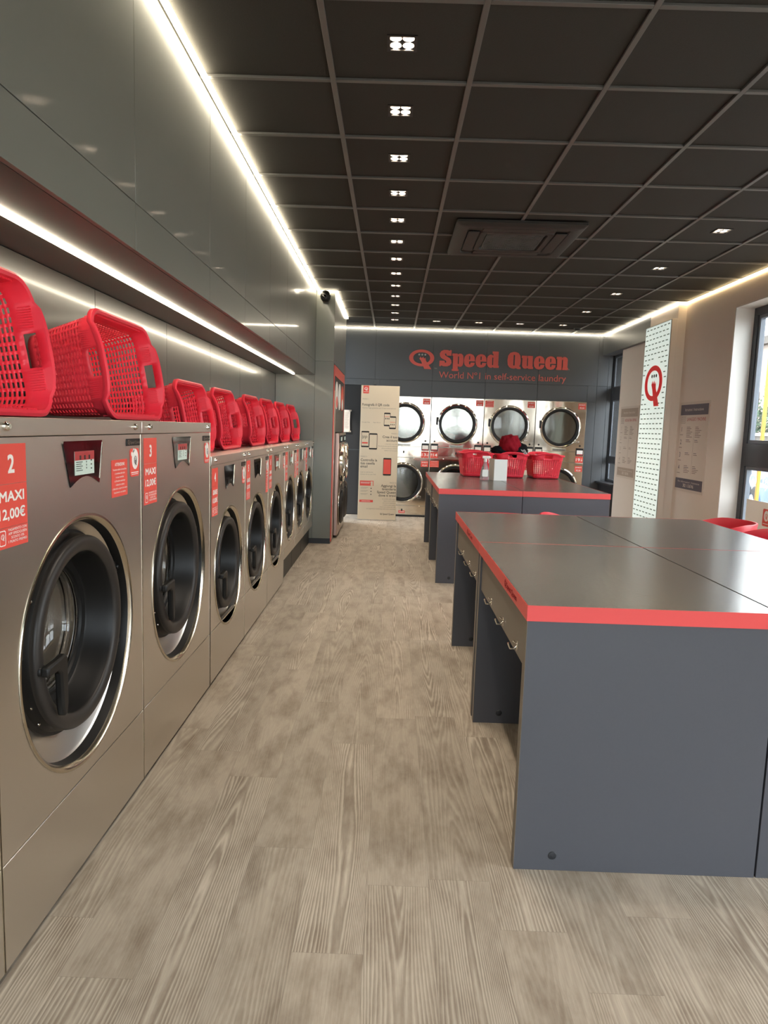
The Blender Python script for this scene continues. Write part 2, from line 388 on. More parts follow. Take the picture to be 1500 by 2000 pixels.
def block_letters(word, x, y, cap, width, depth):
    """fat rounded slab letters cut from flat plate; returns a mesh in local x, -z depth, z up"""
    def rr(x0, y0, x1, y1, r):
        return [(p[0], p[1]) for p in rrect(x1-x0, y1-y0, r, 5, (x0+x1)/2, (y0+y1)/2)]
    def glyph(c):
        if c == 'S':
            return .66, [[(.0, .12), (.0, .34), (.27, .34), (.30, .22), (.36, .22), (.38, .29), (.34, .36), (.10, .50), (.02, .62), (.0, .78), (.08, .93), (.22, 1.0), (.44, 1.0), (.54, .95), (.56, 1.0), (.64, 1.0), (.64, .66), (.38, .66), (.35, .79), (.30, .79), (.28, .72), (.33, .65), (.56, .50), (.64, .38), (.66, .22), (.58, .07), (.44, .0), (.22, .0), (.10, .06), (.08, .0), (.0, .0)]]
        if c == 'p':
            return .62, [[(.0, -.27), (.0, -.15), (.05, -.15), (.05, .66), (.0, .66), (.0, .80), (.28, .80), (.31, .75), (.38, .80), (.50, .80), (.59, .70), (.62, .55), (.62, .25), (.58, .08), (.50, .0), (.38, .0), (.32, .05), (.32, -.15), (.37, -.15), (.37, -.27)], rr(.315, .16, .375, .64, .03)]
        if c == 'e':
            return .60, [[(.0, .40), (.03, .62), (.12, .75), (.25, .81), (.36, .81), (.49, .75), (.58, .60), (.60, .36), (.28, .36), (.28, .20), (.32, .14), (.36, .20), (.37, .28), (.60, .28), (.56, .12), (.46, .02), (.34, -.01), (.25, -.01), (.12, .04), (.03, .17)], rr(.27, .45, .335, .68, .03)]
        if c == 'd':
            return .62, [[(.62, 1.0), (.62, .14), (.66, .14), (.66, .0), (.38, .0), (.35, .05), (.28, .0), (.16, .0), (.06, .08), (.0, .25), (.0, .55), (.04, .70), (.14, .80), (.26, .80), (.34, .74), (.34, .86), (.29, .86), (.29, 1.0)], rr(.285, .16, .345, .64, .03)]
        if c == 'Q':
            return .76, [[(.0, .50), (.03, .78), (.14, .95), (.30, 1.01), (.44, 1.01), (.60, .95), (.71, .78), (.74, .50), (.72, .25), (.66, .14), (.74, .10), (.76, -.02), (.60, -.03), (.48, .03), (.40, -.01), (.26, .0), (.12, .07), (.03, .22)], rr(.33, .18, .41, .84, .04)]
        if c == 'u':
            return .66, [[(.0, .80), (.0, .66), (.04, .66), (.04, .18), (.10, .04), (.22, .0), (.32, .03), (.37, .08), (.38, .0), (.66, .0), (.66, .14), (.62, .14), (.62, .80), (.33, .80), (.33, .66), (.36, .66), (.36, .18), (.33, .15), (.30, .20), (.30, .80)]]
        return .66, [[(.0, .0), (.0, .14), (.04, .14), (.04, .66), (.0, .66), (.0, .80), (.28, .80), (.30, .74), (.38, .80), (.48, .80), (.58, .74), (.62, .62), (.62, .14), (.66, .14), (.66, .0), (.33, .0), (.33, .14), (.36, .14), (.36, .60), (.33, .64), (.30, .58), (.30, .0)]]
    gl = [glyph(c) for c in word]; gap = .03
    tot = sum(g[0] for g in gl)+gap*(len(gl)-1); sx = width/tot
    cu = bpy.data.curves.new('t', 'CURVE'); cu.dimensions = '2D'; cu.fill_mode = 'BOTH'; cu.extrude = depth/2
    ox = x
    for w, loops in gl:
        for lp in loops:
            sp_ = cu.splines.new('POLY'); sp_.points.add(len(lp)-1)
            for k, p in enumerate(lp): sp_.points[k].co = (ox+p[0]*sx, y+p[1]*cap, 0, 1)
            sp_.use_cyclic_u = True
        ox += (w+gap)*sx
    o = bpy.data.objects.new('t', cu); COL.objects.link(o)
    dg = bpy.context.evaluated_depsgraph_get(); dg.update()
    me = bpy.data.meshes.new_from_object(o.evaluated_get(dg))
    bpy.data.objects.remove(o); bpy.data.curves.remove(cu)
    return [tuple(v.co) for v in me.vertices], [tuple(p.vertices) for p in me.polygons]

# ------------------------------------------------------------------ room shell
ZC = 2.883; YB = 10.9; XR = 3.28; YF = -2.6; XL = -1.35
def struct(mb, name, m_, parent=None, bev=0):
    o = mb.build(name, m_, parent, bev)
    if not parent: tag(o, kind='structure')
    return o
struct(MB().box(-1.6, 3.9, YF, 11.2, -.12, 0), 'floor', M['floor'])
DL = [(-.012, 1.78+.6*k) for k in range(15)]
DL = [(-.01, 2.98+.5935*k) for k in range(-2, 13)]
DR = [(2.385, y) for y in (5.38, 6.59, 7.81, 8.98)]+[(x, 10.12) for x in (.583, 1.18, 1.76, 2.37)]
HS = .052
mb = MB().box(-1.6, 3.9, YF-.1, 11.2, ZC+.06, ZC+.15)
cx_ = [-1.6]+[-.31+.6*k for k in range(0, 6)]+[3.9]; cy_ = [YF-.1]+[2.68+.6*k for k in range(-8, 14)]+[11.2]
for a, b in zip(cx_[:-1], cx_[1:]):
    for c, d in zip(cy_[:-1], cy_[1:]):
        hole = [(x, y) for x, y in DL+DR if a < x < b and c < y < d]
        z0, z1 = ZC+.012, ZC+.03
        if not hole: mb.box(a, b, c, d, z0, z1)
        else:
            x, y = hole[0]
            mb.box(a, x-HS, c, d, z0, z1); mb.box(x+HS, b, c, d, z0, z1); mb.box(x-HS, x+HS, c, y-HS, z0, z1); mb.box(x-HS, x+HS, y+HS, d, z0, z1)
ceil = struct(mb, 'ceiling', M['tile'])
g = MB()
xs = [-.31+.6*k for k in range(0, 6)]
ys = [2.68+.6*k for k in range(-8, 14)]
for i, x in enumerate(xs):
    g.box(x-.012, x+.012, YF, YB, ZC, ZC+.012)
cuts = [-.9]+xs+[XR]
for y in ys:
    for a, b in zip(cuts[:-1], cuts[1:]):
        g.box(a+(.012 if a > -.8 else 0), b-(.012 if b < 3.2 else 0), y-.012, y+.012, ZC, ZC+.012)
struct(g, 'grid', M['tee'], ceil, .002)

def panels(name, m_, us, vs_, mk, thick=.018, gap=.003, parent=None):
    """rectangular cladding panels with open joints; mk turns (u0,u1,v0,v1) into a box call"""
    mb = MB()
    for a, b in zip(us[:-1], us[1:]):
        for c, d in zip(vs_[:-1], vs_[1:]): mk(mb, a+gap/2, b-gap/2, c+gap/2, d-gap/2, thick)
    o = mb.build(name, m_, parent, .0012); return o
# left: upper cladding standing over the machines
ZS = 1.947
wl = struct(MB().box(-1.6, -.925, YF, 8.10, ZS+.02, ZC), 'wall_left', M['gap'])
yj = [YF, -1.6, -.6, .4, 1.45, 2.476, 3.454, 4.266, 5.108, 5.913, 6.683, 7.407, 8.08]
panels('cladding', M['panel'], yj, [ZS, 2.105, ZC], lambda mb, a, b, c, d, t: mb.box(-.918, -.9, a, b, c, d), parent=wl)
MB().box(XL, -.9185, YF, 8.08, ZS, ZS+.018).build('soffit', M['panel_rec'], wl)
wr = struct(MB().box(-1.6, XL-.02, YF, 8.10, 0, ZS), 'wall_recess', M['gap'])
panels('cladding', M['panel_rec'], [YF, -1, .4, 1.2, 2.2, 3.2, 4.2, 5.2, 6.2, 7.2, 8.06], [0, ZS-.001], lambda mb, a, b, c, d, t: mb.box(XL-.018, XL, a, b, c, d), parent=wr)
# pillar block at the end of the machine row
wp = struct(MB().box(-1.6, -.705, 8.10, 10.0, 0, ZC), 'wall_pillar', M['gap'])
mb = MB()
for x0, x1 in ((XL, -.9015), (-.8985, -.687)):
    for z0, z1 in ((.06, 2.1035), (2.1065, ZC)): mb.box(x0, x1, 8.08, 8.10, z0, z1)
mb.build('cladding', M['panel'], wp, .0012)
mb = MB(); mb.box(-.705, -.687, 8.101, 10.0, 2.09, ZC); mb.box(-.705, -.687, 9.76, 10.0, 0, 2.087)
mb.box(-.9, -.687, 10.0, 10.018, 0, ZC)
mb.build('side_cladding', M['panel'], wp, .0012)
struct(MB().box(-1.34, -.687, 8.072, 8.08, 0, .06), 'baseboard_pillar', M['dark_trim'])
# back wall
wb = struct(MB().box(-1.6, 3.9, YB+.02, YB+.2, 0, ZC), 'wall_back', M['gap'])
mb = MB(); gp = .0015
upx = [-1.5, -.285, .595, 1.415, 2.22, 3.13, 3.29, 3.35]
for a, b in zip(upx[:-1], upx[1:]): mb.box(a+gp, b-gp, YB, YB+.02, 2.115, ZC)
lox = [-1.5, -.30, -.21, .595, 1.415, 2.22, 2.99, 3.13]
for a, b in zip(lox[1:-1], lox[2:]): mb.box(a+gp, b-gp, YB, YB+.02, 1.868, 2.112)
mb.box(2.992, 3.128, YB, YB+.02, 0, 1.865); mb.box(-.298, -.21, YB, YB+.02, 0, 1.865)
mb.box(-1.5, -.30, YB, YB+.02, 2.02, 2.112); mb.box(-1.5, -.76, YB, YB+.02, 0, 2.017)
for a, b in ((3.13, 3.29), (3.29, 3.35)): mb.box(a+gp, b-gp, YB, YB+.02, 0, 2.112)
mb.build('cladding', M['panel_mat'], wb, .0012)
dr = MB().box(-.757, -.303, YB+.004, YB+.02, .012, 2.012).build('door_1', M['door_black']); tag(dr, kind='structure')
MB().box(-.757, -.303, YB+.001, YB+.004, 1.015, 1.025).build('rail', M['frame'], dr)
MB().tube([(-.345, YB+.004, 1.0), (-.345, YB-.04, 1.0), (-.44, YB-.04, 1.0)], .009).build('door_handle', M['zinc'], dr)
struct(MB().box(-.303, -.26, YB-.006, YB, 0, 2.03), 'trim_1', M['dark_trim'])

# right wall with window openings
WY0, WY1, WZ1 = 4.35, 6.95, 2.64
mb = MB()
mb.box(XR, 3.545, WY1, 8.1, 0, ZC); mb.box(XR, 3.545, WY0, WY1, WZ1, ZC)
mb.box(XR, 3.545, 3.75, WY0, 0, ZC); mb.box(XR, 3.545, .2, 3.75, WZ1, ZC)
mb.box(XR, 3.545, YF, .2, 0, ZC)
struct(mb, 'wall_right', M['cream'])
struct(MB().box(3.185, 3.545, 8.1, 8.95, 0, ZC), 'wall_column', M['cream'])
struct(MB().box(3.25, 3.545, 8.95, 10.15, 0, 2.58), 'wall_right_rear', M['cream'])
lt = MB().box(3.19, 3.9, 8.95, YB, 2.58, ZC); struct(lt, 'trim_lintel', M['panel_mat'], None, .002)
# window reveal linings are painted white
mb = MB(); mb.box(XR+.002, 3.46, WY1-.012, WY1, .0, WZ1-.012); mb.box(XR+.002, 3.46, WY0, WY1, WZ1-.012, WZ1); mb.box(XR+.002, 3.46, WY0, WY0+.012, 0, WZ1-.012)
struct(mb, 'trim_reveal', M['white_paint'])

def window(name, x, y0, y1, z0, z1, rails, muls, fw_=.085, glass=M['glass'], dp=1.0):
    """window in a plane x = const"""
    fr = MB(); X_ = x; x = 0
    fr.box(x-.04, x+.04, y0, y1, z0, z0+fw_); fr.box(x-.04, x+.04, y0, y1, z1-fw_, z1)
    fr.box(x-.04, x+.04, y0, y0+fw_, z0+fw_, z1-fw_); fr.box(x-.04, x+.04, y1-fw_, y1, z0+fw_, z1-fw_)
    for a, b in muls: fr.box(x-.038, x+.038, a, b, z0+fw_, z1-fw_)
    for a, b in rails: fr.box(x-.045, x+.037, y0+fw_, y1-fw_, a, b)
    fr.v = [(v[0]*dp+X_, v[1], v[2]) for v in fr.v]
    o = fr.build(name, M['frame'], None, .004); tag(o, kind='structure')
    # sash beads
    zz = [z0+fw_]+[q for r_ in rails for q in r_]+[z1-fw_]; yy = [y0+fw_]+[q for r_ in muls for q in r_]+[y1-fw_]
    sb = MB(); gl = MB(); s_ = .035 if dp == 1 else .012
    for a, b in zip(zz[::2], zz[1::2]):
        for c, d in zip(yy[::2], yy[1::2]):
            sb.box(x-.028, x+.02, c, c+s_, a, b); sb.box(x-.028, x+.02, d-s_, d, a, b)
            sb.box(x-.028, x+.02, c+s_, d-s_, a, a+s_); sb.box(x-.028, x+.02, c+s_, d-s_, b-s_, b)
            gl.box(x-.004, x+.004, c+s_, d-s_, a+s_, b-s_)
    sb.v = [(v[0]*dp+X_, v[1], v[2]) for v in sb.v]; gl.v = [(v[0]+X_, v[1], v[2]) for v in gl.v]
    sb.build('sash', M['zinc_frame'], o, .003); gl.build('pane', glass, o)
    return o
M['zinc_frame'] = mat('grey sash', (112, 118, 126), .4)
w1 = window('window_1', 3.50, WY0, WY1, .0, WZ1, [(1.115, 1.334)], [(5.60, 5.70)])
window('window_2', 3.50, .2, 3.75, 0, WZ1, [(1.115, 1.334)], [(1.35, 1.42), (2.55, 2.62)])
window('window_3', 3.39, 10.15, YB, .66, 2.58, [(.95, 1.045), (1.90, 2.10)], [], .03, dp=.35)
mb = MB().box(3.25, 3.46, 10.15, YB-.001, 0, .63).box(3.20, 3.43, 10.15, YB-.001, .63, .658)
struct(mb, 'trim_sill', M['dark_trim'], None, .003)
# shop front behind the camera
mb = MB()
mb.box(-1.6, -.95, YF-.2, YF, 0, ZC); mb.box(3.2, 3.9, YF-.2, YF, 0, ZC); mb.box(-.95, 3.2, YF-.2, YF, 2.6, ZC)
struct(mb, 'wall_front', M['cream'])
def window_y(name, y, x0, x1, z0, z1, rails, muls, fw_=.08):
    o = window(name, y, x0, x1, z0, z1, rails, muls, fw_)
    for q in [o]+list(o.children):
        for v in q.data.vertices: v.co = (v.co.y, v.co.x, v.co.z)
        q.data.flip_normals()
window_y('window_4', YF-.1, -.95, 1.2, 0, 2.6, [(1.1, 1.2)], [(.1, .18)])
window_y('window_5', YF-.1, 1.2, 3.2, 0, 2.6, [(1.1, 1.2)], [(2.15, 2.23)])

# ------------------------------------------------------------------ led strips
def strip(mb, label, m_='led', name='led_strip'):
    o = mb.build(name, M[m_]); return tag(o, label, 'light', 'ceiling and shelf led strips')
strip(MB().box(-.886, -.862, YF, 8.066, ZC-.012, ZC-.001), 'long white led strip running along the ceiling edge above the washers')
strip(MB().box(-.872, -.660, 8.052, 8.078, ZC-.012, ZC-.001), 'short white led strip crossing the top of the grey pillar front')
strip(MB().box(-.685, -.660, 8.078, 10.0, ZC-.012, ZC-.001), 'white led strip along the ceiling beside the pillar flank')
strip(MB().box(-.9, 3.185, YB-.028, YB-.003, ZC-.014, ZC-.001), 'white led strip across the back wall above the red sign')
strip(MB().box(-1.14, -1.12, YF, 7.98, ZS-.008, ZS-.0005), 'white led strip recessed under the shelf over the baskets')
strip(MB().box(3.264, 3.278, YF, 8.08, ZC-.012, ZC-.001), 'warm led strip glowing along the cream window wall', 'led_cove')
strip(MB().box(3.16, 3.278, 8.081, 8.098, ZC-.012, ZC-.001), 'tiny warm led strip stepping around the cream column', 'led_cove')
strip(MB().box(3.168, 3.183, 8.1, YB-.03, ZC-.012, ZC-.001), 'white led strip above the backlit sign running to the back corner')

# ------------------------------------------------------------------ recessed downlights
M['reflector'] = mat('satin lamp reflector', (225, 218, 208), .35, metal=.7)
M['ac_dark'] = mat('black lamp frame', (40, 38, 36), .4)
def downlight(x, y, lit, label, dim=.12, group='square downlights in the ceiling'):
    t = thing('downlight', label, 'ceiling light', (x, y, ZC+.012), 0, group)
    h = dim/2; k_ = .05
    f = MB()
    for w0, w1, z0, z1 in ((k_-.002, h, -.004, 0), (k_-.002, k_, 0, .045)):
        f.box(-w1, w1, -w1, -w0, z0, z1); f.box(-w1, w1, w0, w1, z0, z1); f.box(-w1, -w0, -w0, w0, z0, z1); f.box(w0, w1, -w0, w0, z0, z1)
    f.box(-k_, k_, -k_, k_, .040, .045)
    f.box(-.0015, .0015, -k_, k_, .002, .04); f.box(-k_, -.0015, -.0015, .0015, .002, .04); f.box(.0015, k_, -.0015, .0015, .002, .04)
    f.build('frame', M['ac_dark'], t)
    for sx in (-1, 1):
        for sy in (-1, 1):
            mt_ = Matrix.Translation((sx*.0253, sy*.0253, 0))
            cup = MB().lathe([(.0232, .003), (.0210, .010), (.0180, .018), (.0165, .0215)], 20, mt_).build('reflector', M['reflector' if lit else 'tee'], t)
            MB().lathe([(.0005, .0165), (.010, .0175), (.0162, .0205)], 16, mt_).build('lens', M['lens' if lit else 'lens_dim'], cup)
    if lit:
        l = bpy.data.lights.new('downlight_beam', 'SPOT'); l.energy = DOWN; l.spot_size = math.radians(75); l.spot_blend = .6
        l.shadow_soft_size = .03; l.color = (1, .88, .74)
        lo = bpy.data.objects.new('downlight_beam', l); COL.objects.link(lo); lo.parent = t; lo.location = (0, 0, -.012)
    return t
ords = ['first', 'second', 'third', 'fourth', 'fifth', 'sixth', 'seventh', 'eighth', 'ninth', 'tenth', 'eleventh', 'twelfth', 'thirteenth']
for k in range(13):
    nm = f'{ords[k]} square downlight from the camera in the row over the aisle'
    if k == 0: nm = 'nearest and largest lit square downlight over the aisle, top of the photo'
    if k == 12: nm = 'farthest tiny downlight of the aisle row, just before the back wall'
    downlight(-.01, 2.98+.5935*k, True, nm)
downlight(-.01, 2.3865, True, 'aisle row downlight just above the top edge of the photo'); downlight(-.01, 1.793, True, 'aisle row downlight almost straight above the camera')
for k, y in enumerate([5.38, 6.59, 7.81, 8.98]):
    downlight(2.385, y, True, ['dim square downlight right of the air conditioner, nearest of the window side row', 'second window side downlight, above the red and white backlit sign side', 'third window side downlight, further towards the back wall', 'fourth window side downlight, last before the row along the back wall'][k])
for k, x in enumerate([.583, 1.18, 1.76, 2.37]):
    downlight(x, 10.12, True, ['tiny downlight above the word Speed end of the back wall sign', 'tiny downlight above the middle of the back wall sign', 'tiny downlight above the right half of the back wall sign', 'tiny downlight in the back right corner of the ceiling'][k].replace('the word Speed end', 'the left end'))

# ------------------------------------------------------------------ ceiling cassette
ac = thing('air_conditioner', 'black square cassette air conditioner set in the dark ceiling grid', 'air conditioner', (.895, 5.71, ZC))
b = MB(); H = .475
b.lathe([(.001, -.001), (.001, -.002)], 4)
outer = rrect(2*H, 2*H, .02); inner = rrect(2*H-.05, 2*H-.05, .03)
b = MB(); n = len(outer); fr = []
prof = [(1.0, 0), (1.0, -.018), (.95, -.034), (.80, -.034), (.78, -.020), (.60, -.020), (.58, -.034), (.50, -.034), (.485, -.018)]
rings = []
vs = []; fs = []
for s_, z in prof:
    rr = rrect(2*H*s_, 2*H*s_, .02 if s_ > .9 else .07*s_)
    vs += [(p[0], p[1], z) for p in rr]
for j in range(len(prof)-1):
    for k in range(n):
        k2 = (k+1) % n; fs.append((j*n+k, (j+1)*n+k, (j+1)*n+k2, j*n+k2))
M['ac'] = mat('matt black air conditioner', (50, 48, 46), .45, noise=.15, nscale=20)
b.add(vs, fs); b.build('housing', M['ac'], ac)
for q in range(4):
    mm = Matrix.Rotation(q*PI/2, 4, 'Z')
    MB().box(-.27, .27, .285, .37, -.034, -.024, mm).build('louvre', M['ac'], ac, .004)
gr = MB(); a = .215
for k in range(25):
    x = -a+2*a*k/24; gr.box(x-.003, x+.003, -a, a, -.026, -.018)
for k in range(15):
    y = -a+2*a*k/14; gr.box(-a, a, y-.002, y+.002, -.030, -.026)
gr.box(-.235, .235, -.235, .235, -.012, -.008)
gr.build('grille', M['tee'], ac)

cm = thing('security_camera', 'small black dome camera on top of the grey pillar front', 'camera', (-.79, 8.08, 2.80))
MB().box(-.045, .045, -.05, 0, -.02, .05).build('bracket', M['black'], cm, .008)
MB().lathe([(.001, .062), (.03, .058), (.052, .035), (.06, 0), (.052, -.035), (.03, -.058), (.001, -.062)], 24, Matrix.Translation((0, -.075, .01))).build('dome', M['black'], cm)
MB().lathe([(.001, .004), (.02, .003), (.024, 0)], 16, frame_mtx((-.01, -.136, -.005), (1, 0, 0), (0, 0, 1))).build('lens', M['screen_glass'], cm)
sp = thing('smoke_detector', 'small dark round sensor on the ceiling near the back right', 'sensor', (2.62, 10.3, ZC))
MB().lathe([(.045, 0), (.045, -.012), (.03, -.03), (.001, -.034)], 24).build('housing', M['black'], sp)
MB().lathe([(.05, 0), (.05, -.004), (.045, -.005)], 24).build('base', M['tee'], sp)

# ------------------------------------------------------------------ laundry basket (one mesh shared by all)
def basket_geo():
    Lx, Ly, hgt = .56, .355, .262          # rim size, depth
    sb = .80                                # bottom scale
    R_ = .07
    # perimeter parametrised at unit scale
    segs = []
    def per(n_long, n_short, n_corner):
        pts = []      # (x, y, side) CCW starting at the +x side
        hx, hy = Lx/2, Ly/2
        def ln(a, b, n, tag_):
            for i in range(n): t_ = (i//2+(.62 if i % 2 else 0))/(n/2); pts.append((a[0]+(b[0]-a[0])*t_, a[1]+(b[1]-a[1])*t_, tag_))
        def arc(cx, cy, a0, n):
            for i in range(n): a = math.radians(a0+90*(i//2+(.62 if i % 2 else 0))/(n/2)); pts.append((cx+R_*math.cos(a), cy+R_*math.sin(a), 'c'))
        ln((hx, -hy+R_), (hx, hy-R_), n_short, 's+'); arc(hx-R_, hy-R_, 0, n_corner)
        ln((hx-R_, hy), (-hx+R_, hy), n_long, 'l+'); arc(-hx+R_, hy-R_, 90, n_corner)
        ln((-hx, hy-R_), (-hx, -hy+R_), n_short, 's-'); arc(-hx+R_, -hy+R_, 180, n_corner)
        ln((-hx+R_, -hy), (hx-R_, -hy), n_long, 'l-'); arc(hx-R_, -hy+R_, 270, n_corner)
        return pts
    P = per(34, 16, 8)      # even counts so bars and slots alternate
    n = len(P)
    # shift alternate points so that bars are thinner than slots
    rows = [0, .07]
    t_ = .07
    nr = 15
    for i in range(nr):
        rows += [t_+(.77-.07)*(i+.50)/nr, t_+(.77-.07)*(i+1)/nr]
    rows += [.84, .93, 1.0]
    hump = lambda x, y: .022*max(0, 1-abs(y/(Ly/2*.80))**3) if abs(x) > Lx/2-.002 else 0
    vs = []; fs = []
    for r in rows:
        s_ = sb+(1-sb)*r
        for x, y, sd in P:
            z = hgt*r
            if r > .8: z += hump(x, y)*(r-.8)/.2
            ex = (x if abs(x) else 0); vs.append((x-math.copysign(min(abs(x), Lx*.5)*(1-s_)*1.0, x), y*s_+0, z))
    for j in range(len(rows)-1):
        for k in range(n):
            k2 = (k+1) % n
            slot_row = (2 <= j+1 <= 2*nr+1) and (j % 2 == 0)
            sd = P[k][2]
            if slot_row and k % 2 == 0: continue
            if abs(rows[j]-.84) < .001 and sd[0] == 's':
                m_ = (P[k][1]+P[k2][1])/2
                if abs(m_) < .047: continue
            fs.append((j*n+k, j*n+k2, (j+1)*n+k2, (j+1)*n+k))
    # rim: turned outward and down
    base = (len(rows)-1)*n; prev = base
    for (o_, dz) in ((.008, .003), (.015, -.001), (.015, -.016)):
        st = len(vs)
        for k, (x, y, sd) in enumerate(P):
            v = vs[base+k]; kk = math.hypot(x/Lx, y/Ly)
            if sd[0] == 's': dx, dy = math.copysign(1, x), 0
            elif sd[0] == 'l': dx, dy = 0, math.copysign(1, y)
            else:
                cx = math.copysign(Lx/2-R_, x); cy = math.copysign(Ly/2-R_, y); d_ = Vector((x-cx, y-cy)).normalized(); dx, dy = d_.x, d_.y
            vs.append((v[0]+dx*o_, v[1]+dy*o_, v[2]+dz))
        for k in range(n): k2 = (k+1) % n; fs.append((prev+k, prev+k2, st+k2, st+k))
        prev = st
    # bottom lattice
    bx, by = Lx/2*sb, Ly/2*sb
    nx, ny = 77, 23
    gx = [-bx+2*bx*((i//2)+(.57 if i % 2 else 0))/(nx//2+.57) for i in range(nx+1)]; gy = [-by+2*by*((j//2)+(.44 if j % 2 else 0))/(ny//2+.44) for j in range(ny+1)]
    def clampc(x, y):      # keep inside the rounded outline
        rr = R_*sb
        cx = max(-bx+rr, min(bx-rr, x)); cy = max(-by+rr, min(by-rr, y)); d_ = Vector((x-cx, y-cy))
        if d_.length > rr: d_ = d_.normalized()*rr
        return cx+d_.x, cy+d_.y
    st = len(vs)
    for y in gy:
        for x in gx: q = clampc(x, y); vs.append((q[0], q[1], .0))
    for j in range(ny):
        for i in range(nx):
            if i % 2 == 1 and j % 2 == 1 and 2 < i < nx-3 and 1 < j < ny-2: continue
            a = st+j*(nx+1)+i; fs.append((a, a+nx+1, a+nx+2, a+1))
    me = bpy.data.meshes.new('laundry_basket'); me.from_pydata(vs, [], fs); me.materials.append(M['basket'])
    me.polygons.foreach_set('use_smooth', [True]*len(me.polygons)); me.set_sharp_from_angle(angle=math.radians(40)); me.update()
    return me
BK = basket_geo()
def ribs_geo():      # fine ribs on the solid band under the rim, and feet
    mb = MB(); Lx, Ly, hgt = .56, .355, .262
    n = 60
    for s_ in (-1, 1):
        for k in range(n):
            x = -.205+.41*k/(n-1)
            for z0, z1 in ((.208, .254),):
                mb.box(x-.0013, x+.0013, s_*(Ly/2*.975)-.0035, s_*(Ly/2*.975)+.0035, z0, z1)
        for k in range(34):
            y = -.115+.23*k/33
            if abs(y) < .055: continue
            mb.box(s_*(Lx/2*.972)-.0038, s_*(Lx/2*.972)+.0038, y-.0013, y+.0013, .208, .258)
    for sx in (-1, 1):
        for sy in (-1, 1): mb.box(sx*.17-.02, sx*.17+.02, sy*.095-.012, sy*.095+.012, -.006, .001)
    return mb.mesh('ribs', M['basket'])
RB = ribs_geo()
_t = bpy.data.objects.new('t', BK); COL.objects.link(_t); _s = _t.modifiers.new('wall', 'SOLIDIFY'); _s.thickness = .0032; _s.offset = 0
_dg = bpy.context.evaluated_depsgraph_get(); _dg.update()
_m = bpy.data.meshes.new_from_object(_t.evaluated_get(_dg)); bpy.data.objects.remove(_t)
_b = bmesh.new(); _b.from_mesh(_m); _b.from_mesh(RB); _b.to_mesh(_m); _b.free(); BK = _m; BK.name = 'laundry_basket'
def basket(label, loc, euler, group):
    t = thing('laundry_basket', label, 'laundry basket', loc, 0, group)
    lay = euler is LAY
    if not lay: t.rotation_euler = euler
    link('body', BKL if lay else BK, t)
    return t
# lying on a long side, opening to the aisle: local z -> +X, local y -> Z, local x -> Y
LAY = (Matrix.Rotation(math.radians(-10), 3, 'Y') @ Matrix(((0, 0, 1), (1, 0, 0), (0, 1, 0)))).to_4x4()
BKL = BK.copy(); BKL.transform(LAY)
bk = [(1.705, 1.367, -1.00, 'red laundry basket cut off by the left photo edge, on big washer 2'),
      (2.70, 1.367, -1.015, 'whole red laundry basket lying on its side between washers 2 and 3'),
      (3.80, 1.20, -1.07, 'red laundry basket behind big washer 3, the first one on the lower washers'),
      (4.53, 1.20, -1.07, 'red laundry basket on top of washer 4, second on the lower washers'),
      (5.42, 1.20, -1.07, 'red laundry basket in the middle of the lower row, above washer 5'),
      (6.10, 1.20, -1.07, 'red laundry basket above washer 6, third from the pillar end'),
      (6.81, 1.20, -1.07, 'red laundry basket second from the pillar end of the row'),
      (7.55, 1.20, -1.07, 'last and smallest looking red laundry basket, nearest the grey pillar')]
for y, z, xr, lb in bk:
    t = basket(lb, (xr-.25, y, z+.1490), LAY, 'red baskets lying on the washers')

